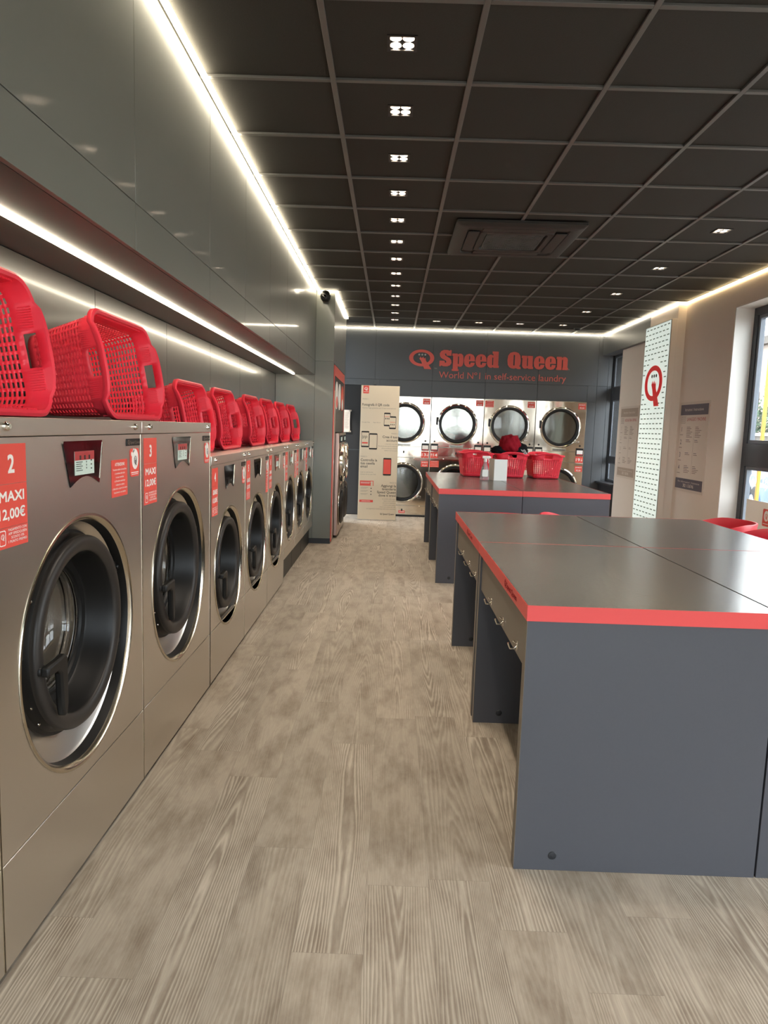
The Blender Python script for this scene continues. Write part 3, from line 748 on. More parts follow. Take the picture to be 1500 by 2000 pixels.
# ------------------------------------------------------------------ washing machines
# local frame of a machine: x = out into the aisle, y = along the row, z up; front plane x = 0
_gc = {}
def cached(key, fn):
    if key not in _gc: _gc[key] = fn()
    return _gc[key]
def washer(num, kind, prices, y0, y1, H, label, depth=.435, foot=None, warn=False, lit=True, coin=None):
    Wd = y1-y0-.004; yc = (y0+y1)/2
    t = thing('washing_machine', label, 'washing machine', (-.9, yc, 0), 0, 'stainless washers in the left row')
    big = kind == 'big'
    R0 = {'big': .345, 'mid': .311, 'small': .284}[kind]           # door seat
    RB_ = {'big': .378, 'mid': .338, 'small': .300}[kind]          # opening in the sheet
    zc = {'big': .738, 'mid': .585, 'small': .640}[kind]
    zB = zc-(.026 if big else .015)
    zl = .29; k = Wd
    key = (round(Wd, 3), kind)
    h = Wd/2; zb = .012 if not foot else foot
    if foot: zl = .30
    # body behind the fronts
    def body():
        mb = MB(); mb.box(-depth, -.30, -h+.002, h-.002, zb, H-.05); mb.box(-.30, -.02, -h+.002, -h+.012, zb, H-.05); mb.box(-.30, -.02, h-.012, h-.002, zb, H-.05)
        mb.box(-.30, -.02, -h+.012, h-.012, H-.07, H-.05); mb.box(-.30, -.02, -h+.012, h-.012, zb, zb+.02)
        return mb.mesh('body', M['steel'])
    link('body', cached(('b',)+key, body), t)
    # front sheet with a round opening
    def front():
        mb = MB(); n = 96; zt = H-.0475; z0 = zl+.002; th = .018
        a = [(RB_*math.cos(2*PI*i/n), RB_*math.sin(2*PI*i/n)+zB) for i in range(n)]
        o = []
        for i in range(n):
            c, s_ = math.cos(2*PI*i/n), math.sin(2*PI*i/n)
            tx = h/abs(c) if abs(c) > 1e-6 else 9e9
            ty = ((zt-zB) if s_ > 0 else (zB-z0))/abs(s_) if abs(s_) > 1e-6 else 9e9
            q = min(tx, ty); o.append((c*q, s_*q+zB))
        # snap the nearest samples to the corners
        for cy_, cz_ in ((h, zt), (-h, zt), (-h, z0), (h, z0)):
            j = min(range(n), key=lambda i: (o[i][0]-cy_)**2+(o[i][1]-cz_)**2); o[j] = (cy_, cz_)
        vs = [(0, p[0], p[1]) for p in a]+[(0, p[0], p[1]) for p in o]+[(-th, p[0], p[1]) for p in o]
        fs = [(i, n+i, n+(i+1) % n, (i+1) % n) for i in range(n)]+[(n+i, 2*n+i, 2*n+(i+1) % n, n+(i+1) % n) for i in range(n)]
        mb.add(vs, fs); return mb.mesh('front_panel', M['steel'], True)
    fp = link('front_panel', cached(('f',)+key, front), t)
    link('lower_panel', cached(('l',)+key, lambda: MB().box(-.018, 0, -h, h, zb+.004, zl-.002).mesh('lower_panel', M['steel'])), t, .0015)
    lid = link('lid', cached(('t',)+key, lambda: MB().box(-depth, .004, -h-.001, h+.001, H-.045, H).mesh('lid', M['steel'])), t, .002)
    for sy in (-1, 1):
        sc_ = MB().lathe([(.001, .012), (.006, .012), (.008, .009), (.011, .006), (.012, 0)], 14, face_x((.004, sy*(h-.07), H-.021))); sc_.build('screw', M['chrome'], lid)
    for q_, (ya, yb_) in enumerate(((-h-.0004, -h+.0022), (h-.0014, h+.0004))):
        link('edge_trim', cached(('et', q_)+key, lambda: MB().box(-.016, .0012, ya, yb_, zb+.004, H-.0475).mesh('edge_trim', M['steel_edge'])), t)
    if foot: MB().box(-.40, -.03, -h+.003, h-.003, 0, zb-.002).build('plinth', M['black'], t, .002)
    else: MB().box(-.40, -.012, -h+.003, h-.003, 0, .0115).build('plinth', M['black'], t)
    # bowl around the door
    F0 = face_x((0, 0, zc))
    q = R0/.345
    def bowl():
        prof = [(1, RB_+.002, .0002), (1, RB_+.001, .003), (1, RB_-.006, .0035), (1, RB_-.013, -.001), (1, RB_-.018, -.009), (1, RB_-.021, -.020), (1, RB_-.025, -.038), (.95, RB_-.031, -.044), (.4, R0*.93, -.052), (0, R0*.62, -.116)]
        n = 96; vs = []; fs = []
        for w_, r, x in prof:
            for k_ in range(n):
                a = 2*PI*k_/n; vs.append((x, r*math.cos(a), zc+(zB-zc)*w_+r*math.sin(a)))
        for j in range(len(prof)-1):
            for k_ in range(n): k2 = (k_+1) % n; fs.append((j*n+k_, j*n+k2, (j+1)*n+k2, (j+1)*n+k_))
        mb = MB().add(vs, fs); return mb
    def part(a_, b_):
        mb = bowl(); mb.f = [f for f in mb.f if a_*96 <= min(f) < b_*96]; return mb
    dre = link('door_recess', cached(('r', kind), lambda: part(6, 9).mesh('door_recess', M['steel'])), t)
    link('recess_wall', cached(('rw', kind), lambda: part(4, 6).mesh('recess_wall', M['rubber'])), dre)
    def lip():
        mb = bowl(); n = 96; mb.f = [f for f in mb.f if min(f) < 4*n]
        mb.v = [(v[0]+.0004, v[1], v[2]) for v in mb.v]; return mb.mesh('recess_lip', M['steel_edge'])
    link('recess_lip', cached(('lip', kind), lip), t)
    # drum seen through the glass
    link('drum', cached(('d', kind), lambda: MB().lathe([(R0*.62, -.12), (R0*.62, -.15), (R0*.66, -.16), (R0*.66, -.285), (.001, -.292)], 64, face_x((0, 0, zc))).mesh('drum', M['drum'])), t)
    d0 = .0; Rd = R0*.865      # door ring radius
    # door: barrel, ring, funnel
    def door():
        return MB().lathe([(Rd*.66, -.094), (Rd*.90, -.090), (Rd*1.025, -.080), (Rd*1.035, -.060), (Rd*1.02, -.038), (Rd*.985, -.034), (Rd*.97, -.010), (Rd*.95, .004)], 96, face_x((-.020, 0, zc))).mesh('door', M['rubber'])
    dd = link('door', cached(('o', kind), door), t)
    link('back_rim', cached(('br', kind), lambda: MB().lathe([(Rd*1.0, -.072), (Rd*1.055, -.074), (Rd*1.055, -.082), (Rd*1.0, -.084)], 96, face_x((-.020, 0, zc))).mesh('back_rim', M['steel_edge'])), dd)
    link('door_ring', cached(('or', kind), lambda: MB().lathe([(Rd*.958, -.004), (Rd*.962, .006), (Rd*.958, .012), (Rd*.945, .017), (Rd*.915, .021), (Rd*.87, .021), (Rd*.83, .017), (Rd*.808, .013), (Rd*.80, .008), (Rd*.80, -.004)], 96, face_x((-.020, 0, zc))).mesh('door_ring', M['rubber_brown'])), dd)
    link('funnel', cached(('fu', kind), lambda: MB().lathe([(Rd*.797, .006), (Rd*.78, -.01), (Rd*.75, -.072), (Rd*.74, -.078), (Rd*.67, -.080), (Rd*.66, -.088), (Rd*.63, -.09)], 96, face_x((-.020, 0, zc))).mesh('funnel', M['rubber'])), dd)
    link('glass_bowl', cached(('gb', kind), lambda: MB().lathe([(Rd*.64, -.086), (Rd*.62, -.115), (Rd*.55, -.15), (Rd*.42, -.175), (.2*Rd, -.186), (.001, -.19)], 64, face_x((-.020, 0, zc))).mesh('glass_bowl', M['door_glass'])), dd)
    def inner_ring():
        mb = MB(); mb.lathe([(Rd*.635, -.094), (Rd*.60, -.096), (Rd*.595, -.104), (Rd*.62, -.108)], 64, face_x((-.020, 0, zc)))
        mb.lathe([(R0*.60, -.135), (R0*.585, -.137), (R0*.58, -.146), (R0*.60, -.15)], 64, face_x((-.020, 0, zc))); return mb.mesh('glass_rim', M['chrome'])
    link('glass_rim', cached(('ir', kind), inner_ring), dd)
    # handle
    def handle():
        mb = MB(); yy = -Rd*.94; s_ = q
        x0, x1 = .004, .027
        pts = [(yy, .018*s_), (yy+.100*s_, .024*s_), (yy+.110*s_, .016*s_), (yy+.110*s_, -.12*s_), (yy+.102*s_, -.150*s_), (yy+.086*s_, -.150*s_), (yy+.078*s_, -.12*s_), (yy+.072*s_, -.024*s_), (yy+.058*s_, -.010*s_), (yy, -.010*s_)]
        mb.prism(pts, x0, x1, face_x((0, 0, zc-.036)))
        mb.box(-.02, x0+.002, yy+.0, yy+.035*s_, zc-.044, zc-.020)
        return mb.mesh('handle', M['rubber'])
    link('handle', cached(('h', kind), handle), dd, .006*q)
    def latch():
        mb = MB()
        mb.lathe([(.001, .03), (.011, .03), (.011, -.03), (.001, -.03)], 16, Matrix.Translation((-.045, -Rd*1.06, zc+.005)) @ Matrix.Rotation(PI/2, 4, 'X'))
        for dz in (-.05, -.035, .04, .055):
            mb.lathe([(.001, .006), (.004, .005), (.006, 0)], 10, frame_mtx((-.05, -Rd*1.05, zc+dz), (1, 0, 0), (0, 0, 1)))
        for an in (150, 205, 218):
            a = math.radians(an); mb.lathe([(.001, .004), (.004, .003), (.005, 0)], 10, face_x((-.024, Rd*1.0*math.cos(a)*1.03, zc+Rd*1.03*math.sin(a))))
        return mb.mesh('latch', M['chrome'])
    link('latch', cached(('la', kind), latch), dd)
    def hinges():
        mb = MB()
        for dz in (.13, -.13):
            mb.box(-.07, -.03, Rd*.92, Rd*1.10, zc+dz*q-.02*q, zc+dz*q+.02*q)
            mb.lathe([(.001, .008), (.007, .008), (.009, 0)], 10, face_x((-.03, Rd*1.06, zc+dz*q)))
        return mb.mesh('hinge', M['black'])
    link('hinge', cached(('hi', kind), hinges), dd, .002)
    # display
    sc2 = 1.0
    dy0, dy1 = (.358-.48)*k/.956*1.0, (.618-.48)*k/.956
    if not big: dy0, dy1 = -.135, .105
    if kind == 'small': dy0, dy1 = -.10, .11
    dz1 = H-.062; dz0 = H-.182 if big else H-.180
    dsp = MB(); bot = [(dy0+.040+(dy1-dy0-.066)*i/10, dz0-.010+.026*math.sin(PI*i/10)) for i in range(11)]
    poly = [(dy0, dz1-.006), (dy0+.006, dz1), (dy1-.004, dz1), (dy1, dz1-.006)]+bot[::-1]
    dsp.prism(poly, .0002, .003, face_x((0, 0, 0)))
    do = dsp.build('display', M['screen_glass'], t)
    # bright side trim of the display
    MB().tube([(.003, dy1, dz1-.006), (.003, dy1-.012, (dz0+dz1)/2), (.003, dy1-.024, dz0+.004)], .0022, 6).build('trim', M['steel_edge'], do)
    sy0, sy1, sz0, sz1 = dy0+.066, dy0+.195, dz0+.022, dz1-.03
    if not big: sy0, sy1 = dy0+.055, dy0+.175
    MB().box(.0031, .0038, sy0, sy1, sz0, sz1).build('screen', M['lcd'] if lit else M['screen_glass'], do)
    if lit:
        MB().box(.0039, .0043, sy0, sy1, sz0+(sz1-sz0)*.62, sz1).build('banner', M['lcd_red'], do)
        sm = MB()
        for i in range(5): sm.box(.0039, .0043, sy0+.008, sy0+.050-(i % 2)*.008, sz0+.012+i*.006, sz0+.014+i*.006)
        for i in range(3): sm.box(.0044, .0047, sy0+.030+i*.030, sy0+.040+i*.030, sz1-.024, sz1-.012)
        for i in range(3): sm.box(.0039, .0043, sy0+.074, sy0+.078, sz0+.016+i*.009, sz0+.021+i*.009); sm.box(.0039, .0043, sy0+.105, sy0+.113, sz0+.014+i*.012, sz0+.018+i*.012)
        sm.build('readout', M['ink'], do)
    # name plate
    ny1 = h-.014; ny0 = ny1-.125*(1 if big else .85); nz = H-.062
    npl = MB().box(.0002, .003, ny0, ny1, nz-.024, nz).build('name_plate', M['black'], t, .001)
    lt_ = MB(); text(lt_, 'Speed Queen', ny0+.030, nz-.017, .010, face_x((.003, 0, 0)), .02, ny1-ny0-.036)
    emblem(lt_, ny0+.015, nz-.0125, .018, .018, face_x((.003, 0, 0))); lt_.build('lettering', M['zinc'], npl)
    # number sticker
    w_ = .138 if big else .118; hs_ = .246
    a0 = -h+.024; zt = H-.062
    sb = MB()
    sb.box(.0002, .0012, a0, a0+w_, zt-hs_*.385+.0005, zt); sb.box(.0002, .0012, a0, a0+w_, zt-hs_*.80+.0005, zt-hs_*.385-.0005); sb.box(.0002, .0012, a0, a0+w_, zt-hs_, zt-hs_*.80-.0005)
    so = sb.build('number_sticker', M['sticker'], t)
    tx = MB(); FX = face_x((.0012, 0, 0)); cx = a0+w_/2
    text(tx, str(num), cx, zt-.068, .042, FX, .045, align='C')
    text(tx, kind_name(kind), cx, zt-hs_*.55, .024, FX, .045, w_*.78 if kind != 'small' else w_*.72, 'C')
    text(tx, prices, cx, zt-hs_*.72, .024, FX, .04, w_*.82, 'C')
    for i, s_ in enumerate(['PAGAMENTO CON', 'APP SPEEDQUEEN', 'SCONTO 10%', '1 PUNTO PREMIO']):
        text(tx, s_, a0+w_*.65, zt-hs_*.84-.0095*i, .0062, FX, .01, w_*(.60 if i != 2 else .42), 'C')
    rr = rrect(w_*.2, hs_*.15, .006); ri = rrect(w_*.2-.005, hs_*.15-.005, .004); n = len(rr); cxx, czz = a0+w_*.17, zt-hs_*.895
    tx.add([(cxx+p[0], czz+p[1], .0006) for p in rr]+[(cxx+p[0], czz+p[1], .0006) for p in ri], [(i, (i+1) % n, n+(i+1) % n, n+i) for i in range(n)], FX)
    emblem(tx, cxx, czz+.002, .014, .016, FX)
    tx.build('lettering', M['white'], so)
    # phone emblem sticker at the upper right
    qw, qh = .088, .098
    if not big: qw = .078
    cy_, cz_ = h-.015-.005-qw/2, H-.145
    qs = MB().prism(rrect(qw, qh, .014, 6, cy_, cz_), .0002, .0012, FX_BASE).build('round_corner_sticker', M['sticker'], t)
    wl_ = MB(); wl_.prism(circle_pts(.030, 30, cy_+.004, cz_+.012, .036), .0012, .0018, FX_BASE)
    for a_, b_ in ((-.03, .03), (-.012, .042)): wl_.prism(circle_pts(.006, 14, cy_+a_*.9, cz_+b_, .008), .0012, .0018, FX_BASE)
    wl_.prism([(cy_-.034, cz_-.033), (cy_+.034, cz_-.033), (cy_+.034, cz_-.036), (cy_-.034, cz_-.036)], .0012, .0018, FX_BASE)
    wl_.prism([(cy_-.030, cz_-.040), (cy_+.030, cz_-.040), (cy_+.030, cz_-.042), (cy_-.030, cz_-.042)], .0012, .0018, FX_BASE)
    wl_.build('bubble', M['white'], qs)
    ol = MB(); emblem(ol, cy_+.004, cz_+.006, .022, .034, face_x((.0019, 0, 0))); ol.build('emblem', M['ink'], qs)
    if warn:
        ww, wh = .135, .122; wy, wz = (h-.015-qw-.03-ww/2, H-.190) if big else (h-.06, H-.255)
        if not big: ww, wh = .085, .135
        ws = MB().prism(rrect(ww, wh, .003, 3, wy, wz), .0002, .0012, FX_BASE).build('warning_sticker', M['sticker'], t)
        wt = MB(); zz = wz+wh/2-.02
        text(wt, 'ATTENZIONE', wy, zz, .010, FX, .03, ww*.6, 'C')
        for i, (s_, f_) in enumerate([('Vuotate subito la macchina', .86), ('al termine del ciclo', .62), ('in caso contrario,', .5), ('la Direzione autorizza', .66), ('i clienti in attesa', .55), ('a liberarla e riporre la vostra', .92), ('biancheria in un cestino.', .75)]):
            text(wt, s_, wy, zz-.015-.0125*i, .0062, FX, .012, ww*f_, 'C')
        wt.build('lettering', M['white'], ws)
    return t
FX_BASE = face_x((0, 0, 0))
def kind_name(k): return {'big': 'MAXI', 'mid': 'GRANDE', 'small': 'MEDIA'}[k]
washer(1, 'big', '12,00€', .585, 1.545, 1.367, 'stainless washer whose edge only just enters the left side of the photo')
washer(2, 'big', '12,00€', 1.545, 2.505, 1.367, 'big stainless washer with number 2 sticker and a red ATTENZIONE sticker, nearest the camera', warn=True)
washer(3, 'big', '12,00€', 2.505, 3.465, 1.367, 'big stainless washer with number 3 MAXI sticker, next to the step down')
washer(4, 'mid', '10,00€', 3.475, 4.315, 1.20, 'lower stainless washer with number 4 sticker, first after the two big ones', lit=False)
washer(5, 'mid', '10,00€', 4.315, 5.125, 1.20, 'stainless washer with number 5 sticker, second of the lower ones', warn=True, lit=False)
washer(6, 'mid', '10,00€', 5.125, 5.925, 1.20, 'stainless washer just before the black plinth begins, third of the lower ones')
washer(7, 'small', '6,00€', 5.925, 6.63, 1.20, 'narrow stainless washer at the start of the black plinth', foot=.20, warn=True)
washer(8, 'small', '6,00€', 6.63, 7.335, 1.20, 'middle one of the three narrow washers on the black plinth', foot=.20, lit=False)
washer(9, 'small', '6,00€', 7.335, 8.04, 1.20, 'last narrow washer on the black plinth, against the grey pillar', foot=.20)

# ------------------------------------------------------------------ panel and machines on the pillar flank
X0 = -.687
pf = thing('vending_front', 'red framed dark front with three round pictures on the flank of the pillar', 'wall unit', (X0, 8.93, 0))
FXl = face_x((0, 0, 0))
mb = MB(); mb.box(0, .012, -.82, .82, 1.955, 2.07); mb.box(0, .012, -.82, -.795, 0.02, 1.955); mb.box(0, .012, .795, .82, .02, 1.955)
mb.build('frame', M['sign_red'], pf, .002)
MB().box(0, .008, -.795, .795, 1.30, 1.955).build('backing', M['dark_trim'], pf)
for i, (cy_, m1_, m2_) in enumerate(((-.46, 'white', 'sign_red'), (0, 'white', 'paper'), (.46, 'sticker', 'white'))):
    o = MB().lathe([(.001, .014), (.16, .014), (.165, .008)], 36, face_x((0, cy_, 1.74))).build('round_picture', M[m1_], pf)
    MB().prism(circle_pts(.12, 24, cy_, 1.66, .07), .014, .0155, FXl).build('print', M[m2_], o)
MB().box(0, .012, -.795, -.60, .03, 1.78).build('side_strip', M['pink_steel'], pf)
def stack_unit(y, label, hand):
    t = thing('stacked_washer_dryer', label, 'washing machine', (X0, y, 0), 0, 'machines set in the pillar flank')
    MB().box(0, .05, -.30, .30, .03, 1.29).build('body', M['pink_steel'] if hand else M['zinc'], t, .006)
    a = MB().lathe([(.23, .05), (.24, .06), (.24, .092), (.215, .100), (.20, .092), (.18, .07), (.001, .06)], 48, face_x((0, 0, .92))); ao = a.build('dryer_door', M['chrome'], t)
    MB().lathe([(.001, .078), (.14, .076), (.178, .071)], 36, face_x((0, 0, .92))).build('glass', M['screen_glass'], ao)
    b_ = MB().lathe([(.25, .05), (.25, .08), (.22, .10), (.19, .08), (.001, .06)], 48, face_x((0, 0, .40))); bo = b_.build('washer_door', M['rubber_brown'], t)
    MB().lathe([(.255, .05), (.275, .056), (.275, .062), (.25, .068)], 48, face_x((0, 0, .40))).build('rim', M['chrome'], bo)
    MB().box(.08, .105, -.22, -.10, .56, .59).box(.088, .105, -.13, -.10, .44, .56).build('handle', M['black'], bo, .006)
    c = MB().box(.05, .056, -.22, .22, 1.17, 1.26).build('control_panel', M['screen_glass'], t, .002)
    MB().box(.056, .058, -.05, .12, 1.19, 1.24).build('screen', M['lcd'], c)
    return t
stack_unit(8.80, 'chrome and black stacked machine in the pillar flank, nearer one', True)
stack_unit(9.42, 'chrome and black stacked machine in the pillar flank, nearer the back wall', False)
pp = thing('paper_notice', 'white paper taped on the dark back wall door beside the pillar flank', 'notice', (-.70, YB-.004, 1.46))
mb = MB(); nn = 8
vs = []; fs = []
for j in range(nn+1):
    z = -.17+.34*j/nn; cu = .006*math.sin(PI*j/nn)
    for x in (-.05, .05): vs.append((x-.006*math.sin(PI*j/nn), -.012-cu*(1 if x > 0 else .3), z))
    for x in (.05, -.05): vs.append((x-.006*math.sin(PI*j/nn), -.0105-cu*(1 if x > 0 else .3), z))
for j in range(nn):
    for a in range(4): fs.append((j*4+a, j*4+(a+1) % 4, (j+1)*4+(a+1) % 4, (j+1)*4+a))
mb.add(vs, fs).build('sheet', M['poster_paper'], pp)
tp = MB(); 
for sz in (-1, 1): tp.box(.035, .065, -.014, .003, sz*.16-.012, sz*.16+.012)
tp.build('tape', M['grey_ink'], pp)
ln_ = MB()
for j in range(14): ln_.box(-.04, .03-(j % 3)*.008, -.0195, -.0188, .125-.018*j, .129-.018*j)
ln_.build('print', M['grey_ink'], pp)

# ------------------------------------------------------------------ stacked dryers
def dryer_door(parent, z, cx=0):
    F1 = frame_mtx((cx, 0, z), (1, 0, 0), (0, 0, 1))
    ring = MB().lathe([(.315, 0), (.315, .012), (.308, .024), (.296, .030), (.286, .028), (.282, .018)], 72, F1).build('door', M['chrome'], parent)
    MB().lathe([(.286, .020), (.280, .032), (.262, .034), (.246, .026), (.240, .010)], 72, F1).build('gasket', M['black'], ring)
    MB().lathe([(.243, .018), (.15, .022), (.001, .024)], 72, F1).build('glass', M['dryer_glass'], ring)
    MB().box(cx-.325, cx-.300, -.03, 0, z-.02, z+.10).build('hinge', M['black'], ring, .003)
    dm = MB().lathe([(.245, .008), (.245, .0015), (.001, .0012)], 60, F1)
    o = dm.build('drum', M['drum_dark'], parent)
    hl = MB()
    for a, b_ in ((-.07, .05), (0, -.01), (.06, .04), (-.10, -.02), (-.02, .07)): hl.prism(circle_pts(.011, 12, a, b_), .0015, .003, F1)
    hl.build('hole', M['black'], o)
    lat = MB().box(cx+.23, cx+.29, -.045, -.03, z-.235, z-.20).build('latch', M['chrome'], ring, .004)
M['drum_dark'] = mat('galvanised dryer drum', (74, 78, 80), .5, metal=.25, noise=.3, nscale=9)
M['price'] = M['sticker']
def tag_price(parent, x, z, w, h, lines, mname='sticker', name='price_tag'):
    o = MB().box(x-w/2, x+w/2, -.0056, -.0043, z-h/2, z+h/2).build(name, M[mname], parent)
    t_ = MB(); F_ = face_ny((0, -.0056, 0)); n = len(lines)
    for i, (s_, cp, wd) in enumerate(lines):
        zz = z+h/2-(i+.5)*h/n-cp/2
        text(t_, s_, x, zz, cp, F_, .03, w*wd, 'C')
    t_.build('lettering', M['white'], o); return o
def reader(parent, x, z, num=None, arrow=0):
    o = MB().box(x-.058, x+.058, -.02, 0, z-.055, z+.06).build('card_reader', M['black'], parent, .005)
    MB().box(x-.046, x+.046, -.0212, -.0203, z-.030, z+.028).build('label', M['white'], o)
    MB().box(x-.046, x+.046, -.0214, -.0203, z-.048, z-.032).build('lower_label', M['lcd_red'], o)
    MB().lathe([(.001, .006), (.014, .005), (.016, 0)], 16, face_ny((x, -.001, z+.095))).build('button', M['black'], o)
    if num is not None:
        p = MB().box(x-.058, x+.058, -.0058, -.0043, z-.165, z-.068).build('number_tag', M['sticker'], parent)
        tt = MB(); FN = face_ny((0, -.0058, 0))
        text(tt, num, x+(-.016 if arrow < 0 else .018), z-.137, .042, FN, .035, .062, 'C')
        ax = x+.038 if arrow < 0 else x-.038; zc_ = z-.117; s_ = -1 if arrow < 0 else 1
        tt.box(ax-.003, ax+.003, -.0066, -.006, zc_-.02, zc_+.02)
        tt.add([(ax-.013, -.0066, zc_+s_*.006), (ax+.013, -.0066, zc_+s_*.006), (ax, -.0066, zc_+s_*.026)], [(0, 1, 2)])
        tt.build('lettering', M['white'], p)
def dryer(x0, x1, label, left, right, warn=None):
    t = thing('stacked_dryer', label, 'tumble dryer', ((x0+x1)/2, YB-.035, 0), 0, 'stacked dryers along the back wall')
    h = (x1-x0)/2-.003
    MB().box(-h, h, .002, .034, .03, 1.865).build('body', M['zinc'], t)
    for z0, z1, nm in ((1.10, 1.862, 'upper_panel'), (.93, 1.095, 'lint_drawer'), (.18, .925, 'lower_panel'), (.035, .175, 'lower_lint_drawer')):
        o = MB().box(-h, h, -.004, .002, z0, z1).build(nm, M['polished'], t, .002)
        if 'drawer' in nm:
            MB().prism(circle_pts(.012, 16, 0, (z0+z1)/2, .02), .0045, .0065, face_ny((0, 0, 0))).build('keyhole', M['black'], o)
            MB().box(-h+.14, h-.16, -.0055, -.0042, z0+.015, z0+.022).build('crease', M['steel_edge'], o)
    MB().box(-h, h, 0, .03, 0, .028).build('plinth', M['black'], t)
    up = thing_part = None
    dryer_door(t, 1.465); dryer_door(t, .535)
    o = MB().box(-.105, .105, -.008, -.004, 1.105, 1.14).build('name_plate', M['zinc'], t, .002)
    nt_ = MB(); text(nt_, 'Speed Queen', 0, 1.113, .018, face_ny((0, -.008, 0)), .02, .18, 'C'); nt_.build('lettering', M['black'], o)
    for side, spec in ((-1, left), (1, right)):
        x = side*(h-.066)
        if spec is None: continue
        reader(t, x, 1.095, *(spec if isinstance(spec, tuple) else ()))
    tag_price(t, h-.07, 1.795, .115, .09, [('30 MINUTI', .018, .8), ('€2,50', .022, .6)])
    tag_price(t, h-.066, .835, .115, .09, [('30 MINUTI', .018, .8), ('€2,50', .022, .6)])
    if warn == 'low':
        tag_price(t, -h+.075, .84, .14, .10, [('ATTENZIONE', .010, .7), ('Vuotate subito', .007, .8), ('la macchina al', .007, .8), ('termine del ciclo', .007, .8)], name='warning_sticker')
    if warn == 'high':
        tag_price(t, -h+.072, 1.79, .13, .10, [('ATTENZIONE', .010, .7), ('Vuotate subito', .007, .8), ('la macchina al', .007, .8), ('termine del ciclo', .007, .8)], name='warning_sticker')
    tag_price(t, 0, .075, .10, .04, [('SPINGERE', .014, .8)], name='push_sticker')
    return t
dryer(-.205, .595, 'leftmost stacked dryer, half hidden by the standing board, tagged 13', None, ('13', -1))
dryer(.598, 1.412, 'second stacked dryer from the left, with the arrow up 14 tag', ('14', 1), (), 'low')
dryer(1.415, 2.207, 'third stacked dryer from the left, behind the basket of clothes', (), (), 'high')
dryer(2.21, 2.985, 'rightmost stacked dryer with the 19 tag, beside the window corner', (), ('19', -1))

# ------------------------------------------------------------------ wall sign
FB = face_ny((0, YB-.001, 0))
ws = thing('wall_emblem', 'round red emblem with a crown tail, left end of the back wall lettering', 'sign', (.42, YB, 2.43))
e1 = MB(); e2 = MB(); emblem(e1, 0, 0, .385, .30, face_ny((0, -.003, 0)), .012, e2)
e1.build('oval', M['sign_red'], ws); e2.build('dots', M['zinc'], ws)
tm = MB(); text(tm, 'TM', .20, -.135, .018, face_ny((0, -.002, 0)), 0, .04); tm.build('mark', M['zinc'], ws)
ws = thing('wall_sign', 'big bold salmon red Speed Queen letters on the back wall'.replace('Speed Queen ', 'name '), 'sign', (1.68, YB, 2.34))
t1 = MB(); F_ = face_ny((0, -.003, 0))
for word, x0_, w_ in (('Speed', -.985, .90), ('Queen', .055, .93)):
    vs, fs = block_letters(word, x0_, 0, .245, w_, .012); t1.add([(v[0], v[1], v[2]+.006) for v in vs], fs, F_)
t1.build('lettering', M['sign_red'], ws)
t1 = MB(); text(t1, 'R', .995, .0, .02, F_, 0, .018, d=.002); t1.build('mark', M['zinc'], ws)
ws = thing('wall_slogan', 'thin salmon slogan line about self-service laundry under the big letters', 'sign', (1.67, YB, 2.163))
t1 = MB(); text(t1, 'World Nº1 in self-service laundry', -.975, .0, .10, F_, .004, 1.95, d=.006, thick=.005)
t1.build('lettering', M['sign_pink'], ws)

# ------------------------------------------------------------------ standing board
bd = thing('standing_board', 'tall cream foam board of app instructions leaning before the dryers', 'display board', (-.187, 10.29, 0))
hgt_ = 1.985; wdt = .568
TB = frame_mtx((0, 0, .012), (1, 0, 0), (0, .085, 1))      # leans back
MB().box(-wdt/2, wdt/2, 0, hgt_, -.012, 0, TB).build('board', M['board'], bd, .002)
inkd = MB(); rd = MB(); gy = MB(); wh = MB()
def B(mb, x0, x1, y0, y1, d=.001): mb.box(x0, x1, y0, y1, 0, d, TB)
B(rd, -.255, -.17, hgt_-.12, hgt_-.005); emblem(wh, -.213, hgt_-.055, .05, .055, TB, .002); B(wh, -.245, -.18, hgt_-.098, hgt_-.093, .002)
text(gy, 'PASSO 1', -.26, 1.775, .018, TB, 0); 
text(inkd, 'Fotografa il QR code', -.262, 1.685, .036, TB, .012, .40)
text(gy, 'Scarica l\'app gratuita per il tuo smartphone', -.262, 1.645, .018, TB, 0, .50)
text(gy, 'Google Play', -.262, 1.435, .014, TB, 0, .12); text(gy, 'App Store', -.095, 1.435, .014, TB, 0, .11)
def phone(x0, y0, w, h, face='board', dk='ink'):
    inkd.prism(rrect(w, h, .012, 4, x0+w/2, y0+h/2), 0, .0015, TB)
    tgt = {'board': wh2, 'red': rd}[face]; tgt.box(x0+.006, x0+w-.006, y0+.022, y0+h-.022, .0015, .0025, TB)
wh2 = MB()
phone(.065, 1.39, .095, .20); phone(.145, 1.35, .10, .19)
phone(-.262, 1.07, .115, .24); phone(-.145, 1.04, .12, .24); phone(.075, .66, .12, .26, 'red')
B(rd, -.25, -.165, 1.125, 1.145, .003); B(rd, .07, .15, 1.53, 1.535, .003); B(rd, .155, .235, 1.45, 1.455, .003)
for i in range(3): B(inkd, .085+.024*i, .095+.024*i, 1.49, 1.515, .003); B(inkd, .165+.024*i, .175+.024*i, 1.405, 1.425, .003)
for i in range(6): B(inkd, -.245+.013*i, -.240+.013*i, 1.19+.01*(i % 3), 1.245-.008*(i % 2), .003)
for (s_, y) in (('Crea il tuo', 1.215), ('account', 1.165)): text(inkd, s_, .275, y, .036, TB, .012, None, 'R')
text(gy, 'PASSO 2', .275, 1.275, .018, TB, 0, None, 'R')
for i in range(4): text(gy, ['e inserisci i tuoi dati', 'Riceverai una mail di conferma', 'clicca sul link per attivare', 'subito il tuo account'][i], .275, 1.12-.032*i, .016, TB, 0, None, 'R')
text(gy, 'PASSO 3', -.262, .925, .018, TB, 0)
